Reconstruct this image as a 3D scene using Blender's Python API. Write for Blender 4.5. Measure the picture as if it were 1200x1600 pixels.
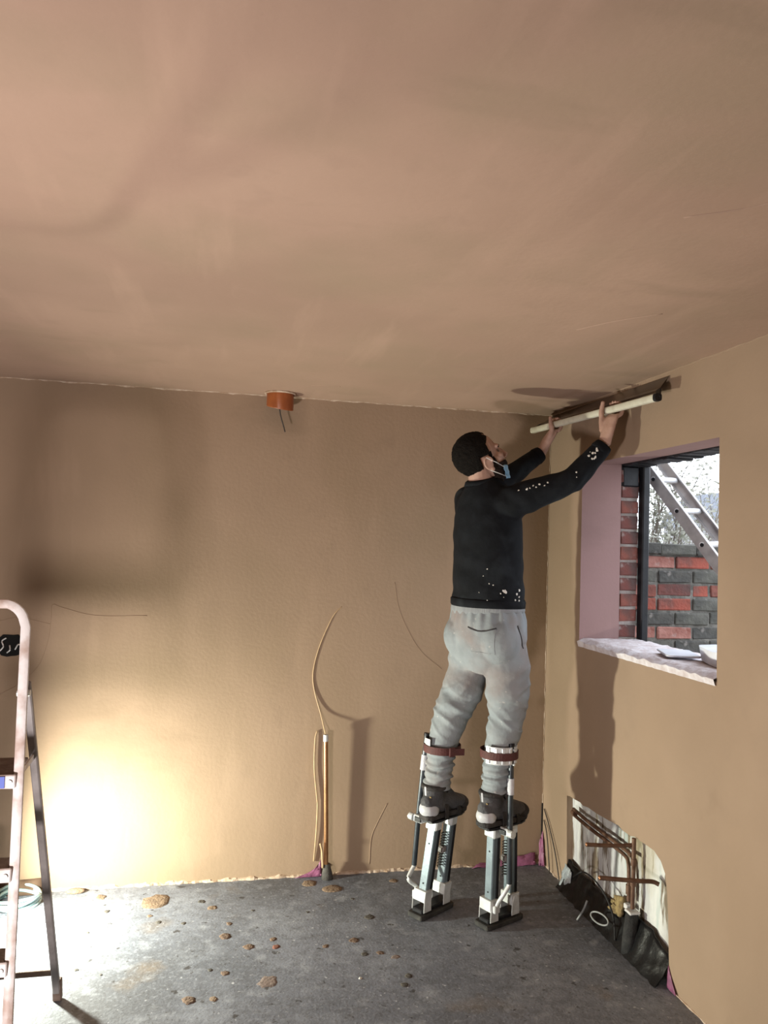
import bpy, bmesh, math, random
from mathutils import Vector, Matrix, noise
from mathutils.bvhtree import BVHTree
random.seed(7)
for o in list(bpy.data.objects): bpy.data.objects.remove(o)
SC = bpy.context.scene
COL = SC.collection
V = Vector
PI = math.pi

# ------------------------------------------------------------------ camera
YAW, PITCH, ROLL, FPX = 0.211466, 0.043183, 0.030856, 1221.0
EYE = V((0, 0, 1.7))
fw = V((math.sin(YAW)*math.cos(PITCH), math.cos(YAW)*math.cos(PITCH), math.sin(PITCH)))
r0 = V((math.cos(YAW), -math.sin(YAW), 0)); u0 = r0.cross(fw)
cr = math.cos(ROLL)*r0 + math.sin(ROLL)*u0
cu = -math.sin(ROLL)*r0 + math.cos(ROLL)*u0
cd = bpy.data.cameras.new('camera'); cam = bpy.data.objects.new('camera', cd); COL.objects.link(cam)
m = Matrix((cr, cu, -fw)).transposed().to_4x4(); m.translation = EYE
cam.matrix_world = m
cd.sensor_fit = 'HORIZONTAL'; cd.sensor_width = 36; cd.lens = FPX/1200*36; cd.clip_end = 200; cd.clip_start = .05
SC.camera = cam

# ------------------------------------------------------------------ world, exposure
SC.view_settings.view_transform = 'Standard'; SC.view_settings.look = 'None'
SC.view_settings.gamma = 1; SC.view_settings.use_curve_mapping = False
SC.view_settings.exposure = 0.0
w = bpy.data.worlds.new('overcast'); SC.world = w; w.use_nodes = True
bg = w.node_tree.nodes['Background']; bg.inputs[0].default_value = (.84, .91, 1, 1); bg.inputs[1].default_value = 3.6

# the two work floodlights that stand on the floor (left of the camera, and left of the stepladder)
LAMP_A = dict(loc=V((-1.05, 1.12, .33)), aim=V((.36, .42, .84)), size=.26, power=66, col=(1, .925, .90))
LAMP_B = dict(loc=V((-.93, 3.56, .27)), aim=V((.93, -.07, -.06)), size=.09, power=70, col=(.98, 1, .83))

# ------------------------------------------------------------------ room numbers
YB, XR, ZC = 4.056, 1.811, 2.458
XL, YN = -4.2, -3.4

# ------------------------------------------------------------------ helpers
def mat(name, c1, c2=None, rough=.7, scale=6, bump=0, bscale=40, metal=0, detail=6, ramp=(.35, .65), spec=.4, stretch=None):
    M = bpy.data.materials.new(name); M.use_nodes = True
    nt = M.node_tree; b = nt.nodes['Principled BSDF']
    b.inputs['Roughness'].default_value = rough; b.inputs['Metallic'].default_value = metal
    b.inputs['Specular IOR Level'].default_value = spec
    tc = nt.nodes.new('ShaderNodeTexCoord'); src = tc.outputs['Object']
    if stretch:
        mp = nt.nodes.new('ShaderNodeMapping'); mp.inputs['Scale'].default_value = stretch
        nt.links.new(src, mp.inputs[0]); src = mp.outputs[0]
    if c2 is None:
        b.inputs['Base Color'].default_value = (*c1, 1)
    else:
        n = nt.nodes.new('ShaderNodeTexNoise'); n.inputs['Scale'].default_value = scale; n.inputs['Detail'].default_value = detail
        nt.links.new(src, n.inputs['Vector'])
        r = nt.nodes.new('ShaderNodeValToRGB'); r.color_ramp.elements[0].position = ramp[0]; r.color_ramp.elements[1].position = ramp[1]
        r.color_ramp.elements[0].color = (*c1, 1); r.color_ramp.elements[1].color = (*c2, 1)
        nt.links.new(n.outputs['Fac'], r.inputs[0]); nt.links.new(r.outputs[0], b.inputs['Base Color'])
    if bump:
        n2 = nt.nodes.new('ShaderNodeTexNoise'); n2.inputs['Scale'].default_value = bscale; n2.inputs['Detail'].default_value = 5
        nt.links.new(src, n2.inputs['Vector'])
        bp = nt.nodes.new('ShaderNodeBump'); bp.inputs['Strength'].default_value = bump; bp.inputs['Distance'].default_value = .01
        nt.links.new(n2.outputs['Fac'], bp.inputs['Height']); nt.links.new(bp.outputs[0], b.inputs['Normal'])
    return M

def layer(M, col, scale, lo, hi, detail=4, kind='noise', stretch=None, amount=1.0, loc=(0, 0, 0)):
    """mix a second procedural colour over the material's base colour"""
    nt = M.node_tree; b = nt.nodes['Principled BSDF']
    tc = nt.nodes.new('ShaderNodeTexCoord'); mp = nt.nodes.new('ShaderNodeMapping')
    mp.inputs['Scale'].default_value = stretch or (1, 1, 1); mp.inputs['Location'].default_value = loc
    nt.links.new(tc.outputs['Object'], mp.inputs[0])
    if kind == 'noise':
        n = nt.nodes.new('ShaderNodeTexNoise'); n.inputs['Detail'].default_value = detail; out = n.outputs['Fac']
    else:
        n = nt.nodes.new('ShaderNodeTexVoronoi'); out = n.outputs['Distance']
    n.inputs['Scale'].default_value = scale; nt.links.new(mp.outputs[0], n.inputs['Vector'])
    r = nt.nodes.new('ShaderNodeMapRange'); r.inputs[1].default_value = lo; r.inputs[2].default_value = hi
    r.inputs[4].default_value = amount
    nt.links.new(out, r.inputs[0])
    mx = nt.nodes.new('ShaderNodeMix'); mx.data_type = 'RGBA'
    nt.links.new(r.outputs[0], mx.inputs[0])
    old = b.inputs['Base Color']
    if old.links: nt.links.new(old.links[0].from_socket, mx.inputs[6])
    else: mx.inputs[6].default_value = old.default_value
    mx.inputs[7].default_value = (*col, 1)
    nt.links.new(mx.outputs[2], b.inputs['Base Color'])
    return M

class MB:
    def __init__(s): s.v = []; s.f = []
    def add(s, vs, fs):
        o = len(s.v); s.v += [V(x) for x in vs]; s.f += [tuple(i+o for i in f) for f in fs]; return s
    def box(s, c, size, ax=None):
        c = V(c); hx, hy, hz = [x/2 for x in size]
        ax = ax or (V((1, 0, 0)), V((0, 1, 0)), V((0, 0, 1)))
        vs = [c + ax[0]*hx*a + ax[1]*hy*b + ax[2]*hz*d for d in (-1, 1) for a, b in ((-1, -1), (1, -1), (1, 1), (-1, 1))]
        return s.add(vs, [(3, 2, 1, 0), (4, 5, 6, 7), (0, 1, 5, 4), (1, 2, 6, 5), (2, 3, 7, 6), (3, 0, 4, 7)])
    def bar(s, a, b, wd, th, side):
        """rectangular bar from a to b; wd along `side`"""
        a, b = V(a), V(b); t = (b-a).normalized(); sd = V(side); sd = (sd - t*sd.dot(t)).normalized(); n = t.cross(sd)
        return s.box((a+b)/2, (wd, th, (b-a).length), (sd, n, t))
    def loft(s, pts, rad, hint=(0, 0, 1), n=16, cap=True, phase=0.0, pw=1.0):
        pts = [V(p) for p in pts]; hint = V(hint); rings = []
        for i, p in enumerate(pts):
            t = (pts[min(i+1, len(pts)-1)] - pts[max(i-1, 0)]).normalized()
            sd = hint - t*hint.dot(t)
            if sd.length < 1e-4: sd = V((1, 0.3, .1)) - t*V((1, .3, .1)).dot(t)
            sd.normalize(); up = t.cross(sd)
            r = rad[i] if isinstance(rad, (list, tuple)) else rad
            a, b = r if isinstance(r, (list, tuple)) else (r, r)
            ring = []
            for k in range(n):
                th = 2*PI*k/n + phase; c_, s_ = math.cos(th), math.sin(th)
                if pw != 1.0:
                    c_ = math.copysign(abs(c_)**pw, c_); s_ = math.copysign(abs(s_)**pw, s_)
                ring.append(p + sd*a*c_ + up*b*s_)
            rings.append(ring)
        vs = [q for r in rings for q in r]; fs = []
        for i in range(len(pts)-1):
            for k in range(n):
                k2 = (k+1) % n
                fs.append((i*n+k, i*n+k2, (i+1)*n+k2, (i+1)*n+k))
        if cap:
            fs.append(tuple(range(n-1, -1, -1))); fs.append(tuple((len(pts)-1)*n+k for k in range(n)))
        return s.add(vs, fs)
    def tube(s, pts, r, n=8, cap=True): return s.loft(pts, r, (0.13, .21, .97), n, cap)
    def ring(s, pts_c, r_maj, r_min, ax, n=32, m_=8):
        """torus with centre, axes ax=(a,b)"""
        c = V(pts_c); a, b = V(ax[0]), V(ax[1]); nn = a.cross(b); vs = []; fs = []
        for i in range(n):
            th = 2*PI*i/n; d = a*math.cos(th)+b*math.sin(th)
            for k in range(m_):
                ph = 2*PI*k/m_; vs.append(c + d*(r_maj + r_min*math.cos(ph)) + nn*r_min*math.sin(ph))
        for i in range(n):
            for k in range(m_):
                fs.append((i*m_+k, ((i+1) % n)*m_+k, ((i+1) % n)*m_+(k+1) % m_, i*m_+(k+1) % m_))
        return s.add(vs, fs)
    def ell(s, c, rad, ax=None, nu=20, nv=12):
        c = V(c); ax = ax or (V((1, 0, 0)), V((0, 1, 0)), V((0, 0, 1))); vs = []; fs = []
        vs.append(c - ax[2]*rad[2])
        for j in range(1, nv):
            ph = -PI/2 + PI*j/nv
            for i in range(nu):
                th = 2*PI*i/nu
                vs.append(c + ax[0]*rad[0]*math.cos(ph)*math.cos(th) + ax[1]*rad[1]*math.cos(ph)*math.sin(th) + ax[2]*rad[2]*math.sin(ph))
        vs.append(c + ax[2]*rad[2])
        for i in range(nu):
            fs.append((0, 1+(i+1) % nu, 1+i)); L = 1+(nv-2)*nu
            fs.append((L+i, L+(i+1) % nu, len(vs)-1))
        for j in range(nv-2):
            for i in range(nu):
                a = 1+j*nu+i; b = 1+j*nu+(i+1) % nu
                fs.append((a, b, b+nu, a+nu))
        return s.add(vs, fs)
    def plate(s, outline, thick, o, ax):
        """prism: 2-D outline in axes ax[0],ax[1] from origin o, thickness along ax[2]"""
        o = V(o); n = len(outline)
        vs = [o + ax[0]*p[0] + ax[1]*p[1] for p in outline] + [o + ax[0]*p[0] + ax[1]*p[1] + ax[2]*thick for p in outline]
        fs = [tuple(range(n-1, -1, -1)), tuple(range(n, 2*n))] + [(i, (i+1) % n, n+(i+1) % n, n+i) for i in range(n)]
        return s.add(vs, fs)
    def build(s, name, material, parent=None, smooth=False, bevel=0, auto=None):
        me = bpy.data.meshes.new(name); off = V((0, 0, 0))
        if parent is not None:
            off = V(parent.location)
            if parent.parent is not None: off = off + V(parent.parent.location)
        me.from_pydata([v-off for v in s.v], [], s.f); me.update()
        bm = bmesh.new(); bm.from_mesh(me); bmesh.ops.recalc_face_normals(bm, faces=bm.faces)
        if bevel: bmesh.ops.bevel(bm, geom=bm.edges[:], offset=bevel, segments=1, affect='EDGES', profile=.5, clamp_overlap=True)
        bm.to_mesh(me); bm.free()
        if smooth or auto:
            me.polygons.foreach_set('use_smooth', [True]*len(me.polygons))
            if auto: me.set_sharp_from_angle(angle=math.radians(auto))
        if material: me.materials.append(material)
        o = bpy.data.objects.new(name, me); COL.objects.link(o)
        if parent is not None: o.parent = parent
        return o

def tag(o, label=None, cat=None, group=None, kind=None):
    if label: o['label'] = label
    if cat: o['category'] = cat
    if group: o['group'] = group
    if kind: o['kind'] = kind
    return o
def thing(name, loc, label, cat, group=None):
    o = bpy.data.objects.new(name, None); COL.objects.link(o); o.location = loc; o.empty_display_size = .1
    return tag(o, label, cat, group)
def remesh(o, voxel, smooth=6, factor=.5):
    md = o.modifiers.new('r', 'REMESH'); md.mode = 'VOXEL'; md.voxel_size = voxel
    ms = o.modifiers.new('s', 'SMOOTH'); ms.iterations = smooth; ms.factor = factor
    dg = bpy.context.evaluated_depsgraph_get(); dg.update()
    me = bpy.data.meshes.new_from_object(o.evaluated_get(dg)); o.modifiers.clear()
    old = o.data; o.data = me; me.name = old.name
    me.polygons.foreach_set('use_smooth', [True]*len(me.polygons))
    return o
def displace(o, fn):
    me = o.data; off = V(o.parent.location) if o.parent else V((0, 0, 0))
    if o.parent and o.parent.parent: off = off + V(o.parent.parent.location)
    nn = [v.normal.copy() for v in me.vertices]
    for v, n in zip(me.vertices, nn): v.co += n*fn(v.co+off, n)
    me.update()
def bez(pts, k=8):
    """Catmull-Rom through the points"""
    P = [V(p) for p in pts]; P = [P[0]*2-P[1]] + P + [P[-1]*2-P[-2]]; out = []
    for i in range(1, len(P)-2):
        for j in range(k):
            t = j/k; a, b, c, d = P[i-1], P[i], P[i+1], P[i+2]
            out.append(.5*((2*b)+(c-a)*t+(2*a-5*b+4*c-d)*t*t+(3*b-a-3*c+d)*t**3))
    out.append(P[-2]); return out

# ------------------------------------------------------------------ materials
def plaster(name, a, b, c):
    a, b, c = [[x*.80 for x in q] for q in (a, b, c)]
    M = mat(name, a, b, .80, 1.1, .10, 55, detail=6, ramp=(.36, .64), spec=.25)
    layer(M, c, 2.3, .46, .70, 8, stretch=(1, 1, .6), amount=.7)
    layer(M, [x*.84 for x in a], .9, .52, .68, 9, amount=.55, loc=(2.2, .4, 1.1))
    layer(M, [x*.86 for x in b], 9, .58, .70, 8, amount=.4)
    layer(M, [min(1, x*1.10) for x in b], 3.4, .56, .74, 8, stretch=(2.6, .35, .5), amount=.5, loc=(.7, .1, .6))
    layer(M, [x*.80 for x in c], 1.6, .62, .70, 10, stretch=(.5, 1.8, 1.2), amount=.45, loc=(5.1, 2.3, .2))
    return M
M_CEIL = plaster('plaster_ceiling', (.44, .295, .215), (.50, .34, .25), (.39, .285, .195))
M_BACK = plaster('plaster_back_wall', (.42, .295, .20), (.46, .325, .225), (.385, .275, .18))
M_RIGHT = plaster('plaster_right_wall', (.43, .305, .21), (.47, .335, .235), (.40, .28, .19))
M_REVEAL = plaster('plaster_fresh_pink', (.36, .225, .215), (.40, .25, .235), (.33, .21, .195))
M_RAW = mat('raw_plaster_edge', (.62, .50, .40), (.40, .27, .18), .9, 30, .4, 80)
M_SILL = mat('rough_white_sill', (.82, .79, .82), (.62, .54, .54), .9, 25, .6, 60)
M_CONC = mat('concrete', (0.122, 0.134, 0.163), (0.216, 0.232, 0.281), .6, 1.7, .16, 90, detail=12, ramp=(.3, .7), spec=.4)
layer(M_CONC, (0.323, 0.348, 0.407), 3.2, .50, .74, 12, amount=.8)
layer(M_CONC, (0.073, 0.073, 0.077), 1.1, .53, .74, 10, amount=.85, loc=(3.4, 1, 0))
layer(M_CONC, (0.196, 0.151, 0.110), 3.1, .63, .74, 9, amount=.6, loc=(1, 6, 2))
layer(M_CONC, (0.083, 0.086, 0.097), 24, .45, .70, 12, amount=.5, loc=(7, 3, 2))
layer(M_CONC, (0.353, 0.374, 0.424), 11, .57, .72, 11, amount=.6, loc=(4, 3, 2))
layer(M_CONC, (0.304, 0.323, 0.369), 55, .52, .70, 10, amount=.45, loc=(9, 3, 5))
layer(M_CONC, (0.039, 0.037, 0.039), 17, .65, .70, 8, amount=.85, loc=(5, 2, 1))
layer(M_CONC, (0.059, 0.056, 0.055), 70, .64, .70, 3, amount=.7, loc=(1, 2, 1))
layer(M_CONC, (0.510, 0.525, 0.572), 42, .66, .73, 4, amount=.8, loc=(2, 8, 1))
M_SPLAT = {'t': mat('plaster_splat_tan', (.25, .175, .12), (.17, .12, .085), .9, 40, .5, 90),
           'b': mat('plaster_splat_brown', (.12, .08, .06), (.18, .12, .085), .9, 40, .5, 90),
           'd': mat('plaster_splat_dark', (.06, .055, .05), (.10, .09, .08), .8, 40, .4, 90),
           'r': mat('splat_red', (.22, .085, .06), (.15, .07, .05), .9, 40, .4, 90),
           'p': mat('splat_pink', (.22, .165, .145), (.19, .15, .135), .9, 40, .3, 90),
           'w': mat('splat_white', (.75, .74, .70), (.6, .6, .58), .8, 40, .3, 90)}
M_TIN = mat('worn_white_metal', (.76, .72, .71), (.46, .34, .29), .5, 14, .15, 60, spec=.5, ramp=(.42, .66))
M_TINDARK = mat('worn_grey_metal', (.26, .235, .23), (.16, .14, .135), .5, 12, .1, 60, spec=.5)
M_STEPTOP = mat('dirty_step_tread', (.13, .085, .065), (.22, .16, .13), .85, 18, .3, 70)
M_BLUE = mat('blue_paint', (.03, .07, .42), None, .5)
M_RUBBER = mat('black_rubber', (.025, .024, .023), (.05, .047, .043), .75, 30, .2, 80)
M_BLACKP = mat('black_plastic', (.007, .007, .009), (.016, .016, .019), .45, 20, .1, 60, spec=.3)
M_STEEL = mat('blue_grey_steel', (.20, .25, .28), (.14, .175, .20), .42, 12, .06, 60, metal=.35, spec=.5)
M_ALU = mat('white_aluminium', (.74, .76, .77), (.55, .56, .55), .38, 16, .05, 60, metal=.2, spec=.5)
M_TUBE = mat('dark_blue_tube', (.035, .045, .055), (.06, .07, .08), .32, 20, .03, 60, metal=.3, spec=.6)
M_TAPE = mat('white_tape', (.66, .66, .70), (.5, .5, .53), .6, 30, .2, 120)
M_STRAP = mat('brown_strap', (.105, .033, .03), (.075, .025, .022), .7, 30, .25, 160)
M_SKIN = mat('skin', (.44, .265, .20), (.52, .33, .26), .55, 22, .08, 120, spec=.4)
M_EYE = mat('eye', (.16, .11, .09), None, .3)
M_LIP = mat('lips', (.30, .12, .10), None, .5)
M_HAIR = mat('dark_hair', (.006, .005, .0045), (.014, .011, .009), .9, 60, .9, 220, spec=.12)
M_BEARD = mat('dark_beard', (.018, .012, .010), (.04, .027, .021), .9, 90, .9, 300, spec=.15)
M_SHIRT = mat('black_sweatshirt', (.0042, .005, .0066), (.0075, .0088, .0115), .85, 18, .35, 26, spec=.2)
layer(M_SHIRT, (.045, .056, .064), 4.5, .54, .78, 7, amount=.75, loc=(.3, .2, .12))
M_SLEEVE = mat('sleeve_flecks', (.74, .71, .66), None, .8)
M_JOG = mat('grey_joggers', (.24, .265, .28), (.30, .325, .34), .9, 9, .4, 30, spec=.15)
layer(M_JOG, (.27, .215, .20), 4.2, .46, .68, 6, amount=.8, loc=(.2, .9, .4))
layer(M_JOG, (.62, .58, .56), 42, .66, .74, 6, amount=.5, loc=(.6, .1, .4))
M_JOGRIB = mat('grey_rib', (.25, .26, .275), (.30, .315, .325), .9, 20, .5, 90, spec=.15, stretch=(3, 3, .2))
M_DARKLINE = mat('dark_seam', (.05, .048, .05), None, .9)
M_SHOE = mat('charcoal_shoe', (.05, .05, .055), (.095, .092, .095), .7, 16, .4, 70)
M_SHOED = mat('black_shoe', (.02, .018, .018), (.05, .042, .038), .75, 18, .4, 70)
M_HEEL = mat('silver_heel', (.44, .44, .46), (.58, .58, .60), .42, 18, .1, 60)
M_MASK = mat('blue_mask', (.22, .42, .62), (.30, .50, .68), .8, 30, .2, 100)
M_CREAM = mat('cream_handle', (.66, .64, .52), (.48, .44, .34), .45, 14, .1, 80, ramp=(.45, .75))
M_BLADE = mat('steel_blade', (.26, .20, .15), (.17, .15, .135), .30, 5, .04, 60, metal=.75, stretch=(3, .7, 3))  # brown tint puts the reflected plaster into the steel's colour
M_ORANGE = mat('orange_brown_drain', (.36, .105, .03), (.26, .07, .022), .42, 12, .06, 80)
M_COPPER = mat('copper', (.52, .27, .13), (.36, .18, .085), .34, 18, .08, 80, metal=.75)
M_COPDULL = mat('tarnished_copper', (.11, .055, .035), (.19, .11, .07), .55, 22, .2, 80, metal=.35)
M_PINK = mat('pink_membrane', (.34, .115, .22), (.20, .07, .13), .5, 16, .2, 60)
M_CABLE = mat('grey_cable', (.35, .36, .36), (.25, .26, .26), .5, 20)
M_TEAL = mat('pale_teal_hose', (.36, .50, .52), (.26, .38, .40), .42, 20)
M_WIREW = mat('cream_wire', (.58, .42, .24), (.44, .30, .18), .5, 20)
M_DARKW = mat('dark_wire', (.06, .05, .045), None, .5)
M_HOLLOW = mat('painted_hollow_shade', (.006, .006, .006), None, .9)  # flat black that paints the shade inside holes and gaps
M_WHITEP = mat('white_scrap', (.8, .8, .8), (.62, .6, .58), .6, 40)
M_PATCH = mat('white_patch', (.74, .75, .72), (.52, .52, .53), .8, 3.2, .5, 40, stretch=(1, 5, .45), detail=4)
layer(M_PATCH, (.17, .125, .08), 6, .54, .60, 5, stretch=(1, 3.2, .55), amount=.95, loc=(.2, .5, 0))
layer(M_PATCH, (.50, .58, .56), 4, .60, .66, 3, stretch=(1, 4, .3), amount=.8, loc=(.2, 1.5, 0))
layer(M_PATCH, (.45, .39, .26), 2.4, .52, .64, 5, stretch=(1, 1.4, .8), amount=.6, loc=(.7, .9, .4))
M_DPM = mat('black_sheet', (.004, .004, .0045), (.011, .011, .012), .38, 14, .5, 22, spec=.3)
M_FOAM = mat('grey_foam_lagging', (.018, .018, .019), (.04, .039, .038), .9, 30, .4, 90)
M_YEL = mat('expanding_foam', (.34, .25, .11), (.15, .10, .05), .9, 30, .6, 60)
def brickmat(n, a, b):
    M = mat(n, a, b, .9, 14, .7, 45, detail=8, ramp=(.3, .7)); layer(M, (.06, .058, .055), 7, .5, .68, 8, amount=.7, loc=(a[0]*9, 2, 1)); layer(M, (.33, .30, .28), 16, .62, .74, 8, amount=.6, loc=(2, a[1]*7, 1)); return M
M_BR = [brickmat('brick_red', (.24, .08, .058), (.15, .055, .045)), brickmat('brick_bright_red', (.34, .085, .06), (.24, .07, .05)),
        brickmat('brick_sooty', (.05, .05, .047), (.10, .095, .085)), brickmat('brick_moss_grey', (.085, .085, .07), (.13, .125, .11)),
        brickmat('brick_flaked_pink', (.38, .19, .16), (.24, .09, .07)), brickmat('brick_dull', (.17, .06, .05), (.11, .05, .045))]
M_MORT = mat('mortar', (.20, .19, .17), (.10, .095, .085), .95, 20, .8, 60)
M_MORTL = mat('pale_mortar', (.34, .30, .28), (.22, .19, .17), .95, 20, .8, 60)
M_LADALU = mat('ladder_aluminium', (.50, .48, .48), (.36, .34, .34), .42, 14, .05, 60, metal=.5)
M_RUNG = mat('rung_aluminium', (.80, .80, .82), (.7, .7, .72), .4, 14, metal=.3)
M_BARK = mat('pale_bark', (.20, .17, .14), (.11, .09, .075), .9, 20, .5, 60)
M_LEAFS = [mat('leaf_a', (.12, .12, .08), (.30, .29, .25), .8, 5), mat('leaf_b', (.30, .29, .30), (.16, .15, .13), .8, 5), mat('leaf_c', (.13, .14, .085), (.27, .26, .2), .8, 5)]
M_SLATE = mat('slate', (.13, .14, .165), (.19, .20, .23), .7, 12)
M_REND = mat('pale_render', (.45, .44, .45), (.38, .36, .36), .9, 6)
M_GLASSD = mat('dark_pane', (.05, .055, .065), None, .1)
M_GROUND = mat('yard_ground', (.16, .15, .13), (.24, .22, .2), .9, 6, .4, 30)
M_POST = mat('dark_post', (.05, .045, .05), (.09, .085, .09), .8, 20)
M_LAMPH = mat('lamp_housing', (.03, .03, .03), (.05, .05, .05), .5, 20)
M_TUB = mat('white_tub', (.78, .80, .84), (.62, .66, .74), .4, 9)

# ------------------------------------------------------------------ the room
def quadgrid(mb, o, a, b, na, nb):
    vs = [o + a*(i/na) + b*(j/nb) for j in range(nb+1) for i in range(na+1)]
    mb.add(vs, [(j*(na+1)+i, j*(na+1)+i+1, (j+1)*(na+1)+i+1, (j+1)*(na+1)+i) for j in range(nb) for i in range(na)])
T = .12
def struct(mb, name, M, label, **k): return tag(mb.build(name, M, **k), label, None, None, 'structure')
floor = struct(MB().box(((XL+XR)/2+.06, (YN+YB)/2, -.05), (XR-XL+.36, YB-YN+.24, .1)), 'floor', M_CONC, 'bare grey concrete floor with stains and plaster drips')
ceil = struct(MB().box(((XL+XR)/2+.06, (YN+YB)/2, ZC+.06), (XR-XL+.36, YB-YN+.24, .12)), 'ceiling', M_CEIL, 'freshly skimmed pinkish brown plaster ceiling')
wall_back = struct(MB().box(((XL+XR)/2, YB+.06, ZC/2), (XR-XL+.1, .12, ZC)), 'wall_back', M_BACK, 'freshly skimmed tan plaster back wall')
M_DIMWALL = mat('dim_unseen_wall', (.16, .15, .14), (.22, .205, .19), .95, 5, .3, 40)  # dark grey put on the unseen walls to cut bounce light
struct(MB().box((XL-.06, (YN+YB)/2, ZC/2), (.12, YB-YN, ZC)), 'wall_left', M_DIMWALL, 'dark unseen wall on the left outside the frame')
struct(MB().box(((XL+XR)/2, YN-.06, ZC/2), (XR-XL, .12, ZC)), 'wall_near', M_DIMWALL, 'dark unseen wall behind the camera')

# right wall: one skin with a window opening and a notch where the plaster is missing
XO = 2.03
WY0, WY1, WZ0, WZ1 = 2.556, 3.66, 1.240, 2.14
rnd = random.Random(3)
hatch = [(2.826, 0), (2.834, .12), (2.842, .26), (2.852, .36), (2.868, .425), (2.90, .462), (2.95, .484)]
y = 3.0
while y < 3.74:
    hatch.append((y, .488 - (y-3.0)*.045 + rnd.uniform(-.007, .007))); y += rnd.uniform(.03, .07)
hatch += [(3.762, .452), (3.757, .3), (3.75, .15), (3.742, 0)]
outer = [(YN, 0)] + hatch + [(YB, 0), (YB, ZC), (YN, ZC)]
hole = [(WY0, WZ0), (WY1, WZ0), (WY1, WZ1), (WY0, WZ1)]
def fill(mb, loops, x):
    bm = bmesh.new()
    for lp in loops:
        vs = [bm.verts.new((x, p[0], p[1])) for p in lp]
        for i in range(len(vs)): bm.edges.new((vs[i], vs[(i+1) % len(vs)]))
    bmesh.ops.triangle_fill(bm, use_beauty=True, use_dissolve=False, edges=bm.edges[:], normal=(-1, 0, 0))
    bm.verts.index_update()
    mb.add([v.co.copy() for v in bm.verts], [tuple(v.index for v in f.verts) for f in bm.faces]); bm.free()
wr = MB(); fill(wr, [outer, hole], XR)
ho = [(WY0, WZ0-.002), (WY1+.004, WZ0-.002), (WY1+.004, 2.157), (WY0, 2.157)]
fill(wr, [[(YN, 0), (YB+.12, 0), (YB+.12, ZC), (YN, ZC)], ho], XO)
n = len(hatch)
wr.add([(XR, a, b) for a, b in hatch]+[(XR+.05, a, b) for a, b in hatch], [(i, i+1, n+i+1, n+i) for i in range(n-1)])
wall_right = struct(wr, 'wall_right', M_RIGHT, 'tan plastered wall with a raw window opening')
win = MB()
win.add([(XR, *hole[1]), (XR, *hole[2]), (XO, *ho[2]), (XO, *ho[1])], [(0, 1, 2, 3)])
win.add([(XR, *hole[2]), (XR, *hole[3]), (XO, *ho[3]), (XO, *ho[2])], [(0, 1, 2, 3)])
win.add([(XR, *hole[3]), (XR, *hole[0]), (XO, *ho[0]), (XO, *ho[3])], [(0, 1, 2, 3)])
window = struct(win, 'window_1', M_REVEAL, 'unglazed window opening with fresh pink plaster reveals')
# rough sill: ragged slab with lumps
sb = MB(); ny, nx = 46, 10; vs = []
for j in range(ny+1):
    yy = WY0 - .0 + (WY1-WY0)*j/ny
    for i in range(nx+1):
        f = i/nx; xx = XR - .012 + (2.14-XR+.012)*f
        z = 1.262 + .006*noise.noise(V((xx*14, yy*14, 3))) + .006*noise.noise(V((xx*50, yy*50, 9)))
        if i == 0: xx += .008*noise.noise(V((yy*30, 1, 1))); z -= .012 + .012*noise.noise(V((yy*18, 4, 1)))
        if i == 1: z += .004
        vs.append((xx, yy, z))
b0 = len(vs); vs2 = [(v[0] + (.008 if k % (nx+1) == 0 else 0), v[1], 1.225) for k, v in enumerate(vs)]
fs = []
for j in range(ny):
    for i in range(nx):
        a = j*(nx+1)+i; fs.append((a, a+1, a+nx+2, a+nx+1))
    a = j*(nx+1); fs.append((a, a+nx+1, b0+a+nx+1, b0+a))
sb.add(vs+vs2, fs)
sb.build('window_sill', M_SILL, window, auto=40)
# black lintel and black vertical edge strip
lb = MB(); k = 30
for i in range(k):
    ya = WY0-.1 + (WY1+.22-WY0)*i/k; yb = WY0-.1 + (WY1+.22-WY0)*(i+1)/k
    lb.box((2.10, (ya+yb)/2, 2.222 + rnd.uniform(-.006, .006)), (.135+rnd.uniform(-.006, .006), yb-ya+.001, .15))
lb.build('lintel', M_BLACKP, window, bevel=.004)
MB().box((2.155, 3.654, 1.70), (.04, .05, .90)).build('frame_strip', M_BLACKP, window, bevel=.006)
MB().box((2.083, 3.712, 2.095), (.104, .11, .115)).build('damp_proof_flap', M_BLACKP, window, bevel=.012)

# brick with irregular bevelled box
def brick_mesh(name, L, D, H, seed, M):
    bm = bmesh.new(); bmesh.ops.create_cube(bm, size=1); R_ = random.Random(seed)
    bmesh.ops.scale(bm, vec=(L, D, H), verts=bm.verts)
    bmesh.ops.bevel(bm, geom=bm.edges[:], offset=.006, segments=1, affect='EDGES')
    for v in bm.verts: v.co += V((R_.uniform(-1, 1), R_.uniform(-1, 1), R_.uniform(-1, 1)))*.0028
    me = bpy.data.meshes.new(name); bm.to_mesh(me); bm.free(); me.materials.append(M); return me
bend = [brick_mesh('brick', .10, .21, .066, s, M_BR[c]) for s, c in ((1, 5), (2, 0), (3, 5), (4, 0))]
for i in range(11):
    me = bend[[0, 1, 3, 0, 2, 1, 0, 2, 3, 0, 2][i]]
    o = bpy.data.objects.new('brick', me); COL.objects.link(o); o.parent = wall_right
    o.location = (2.081 + rnd.uniform(-.004, .004), 3.662+.105 + rnd.uniform(-.004, .006), 1.262+.040 + i*.0795)
mo = MB(); mo.box((2.081, 3.775, 1.72), (.092, .205, .94)); mo.build('mortar', M_MORTL, wall_right)

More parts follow.
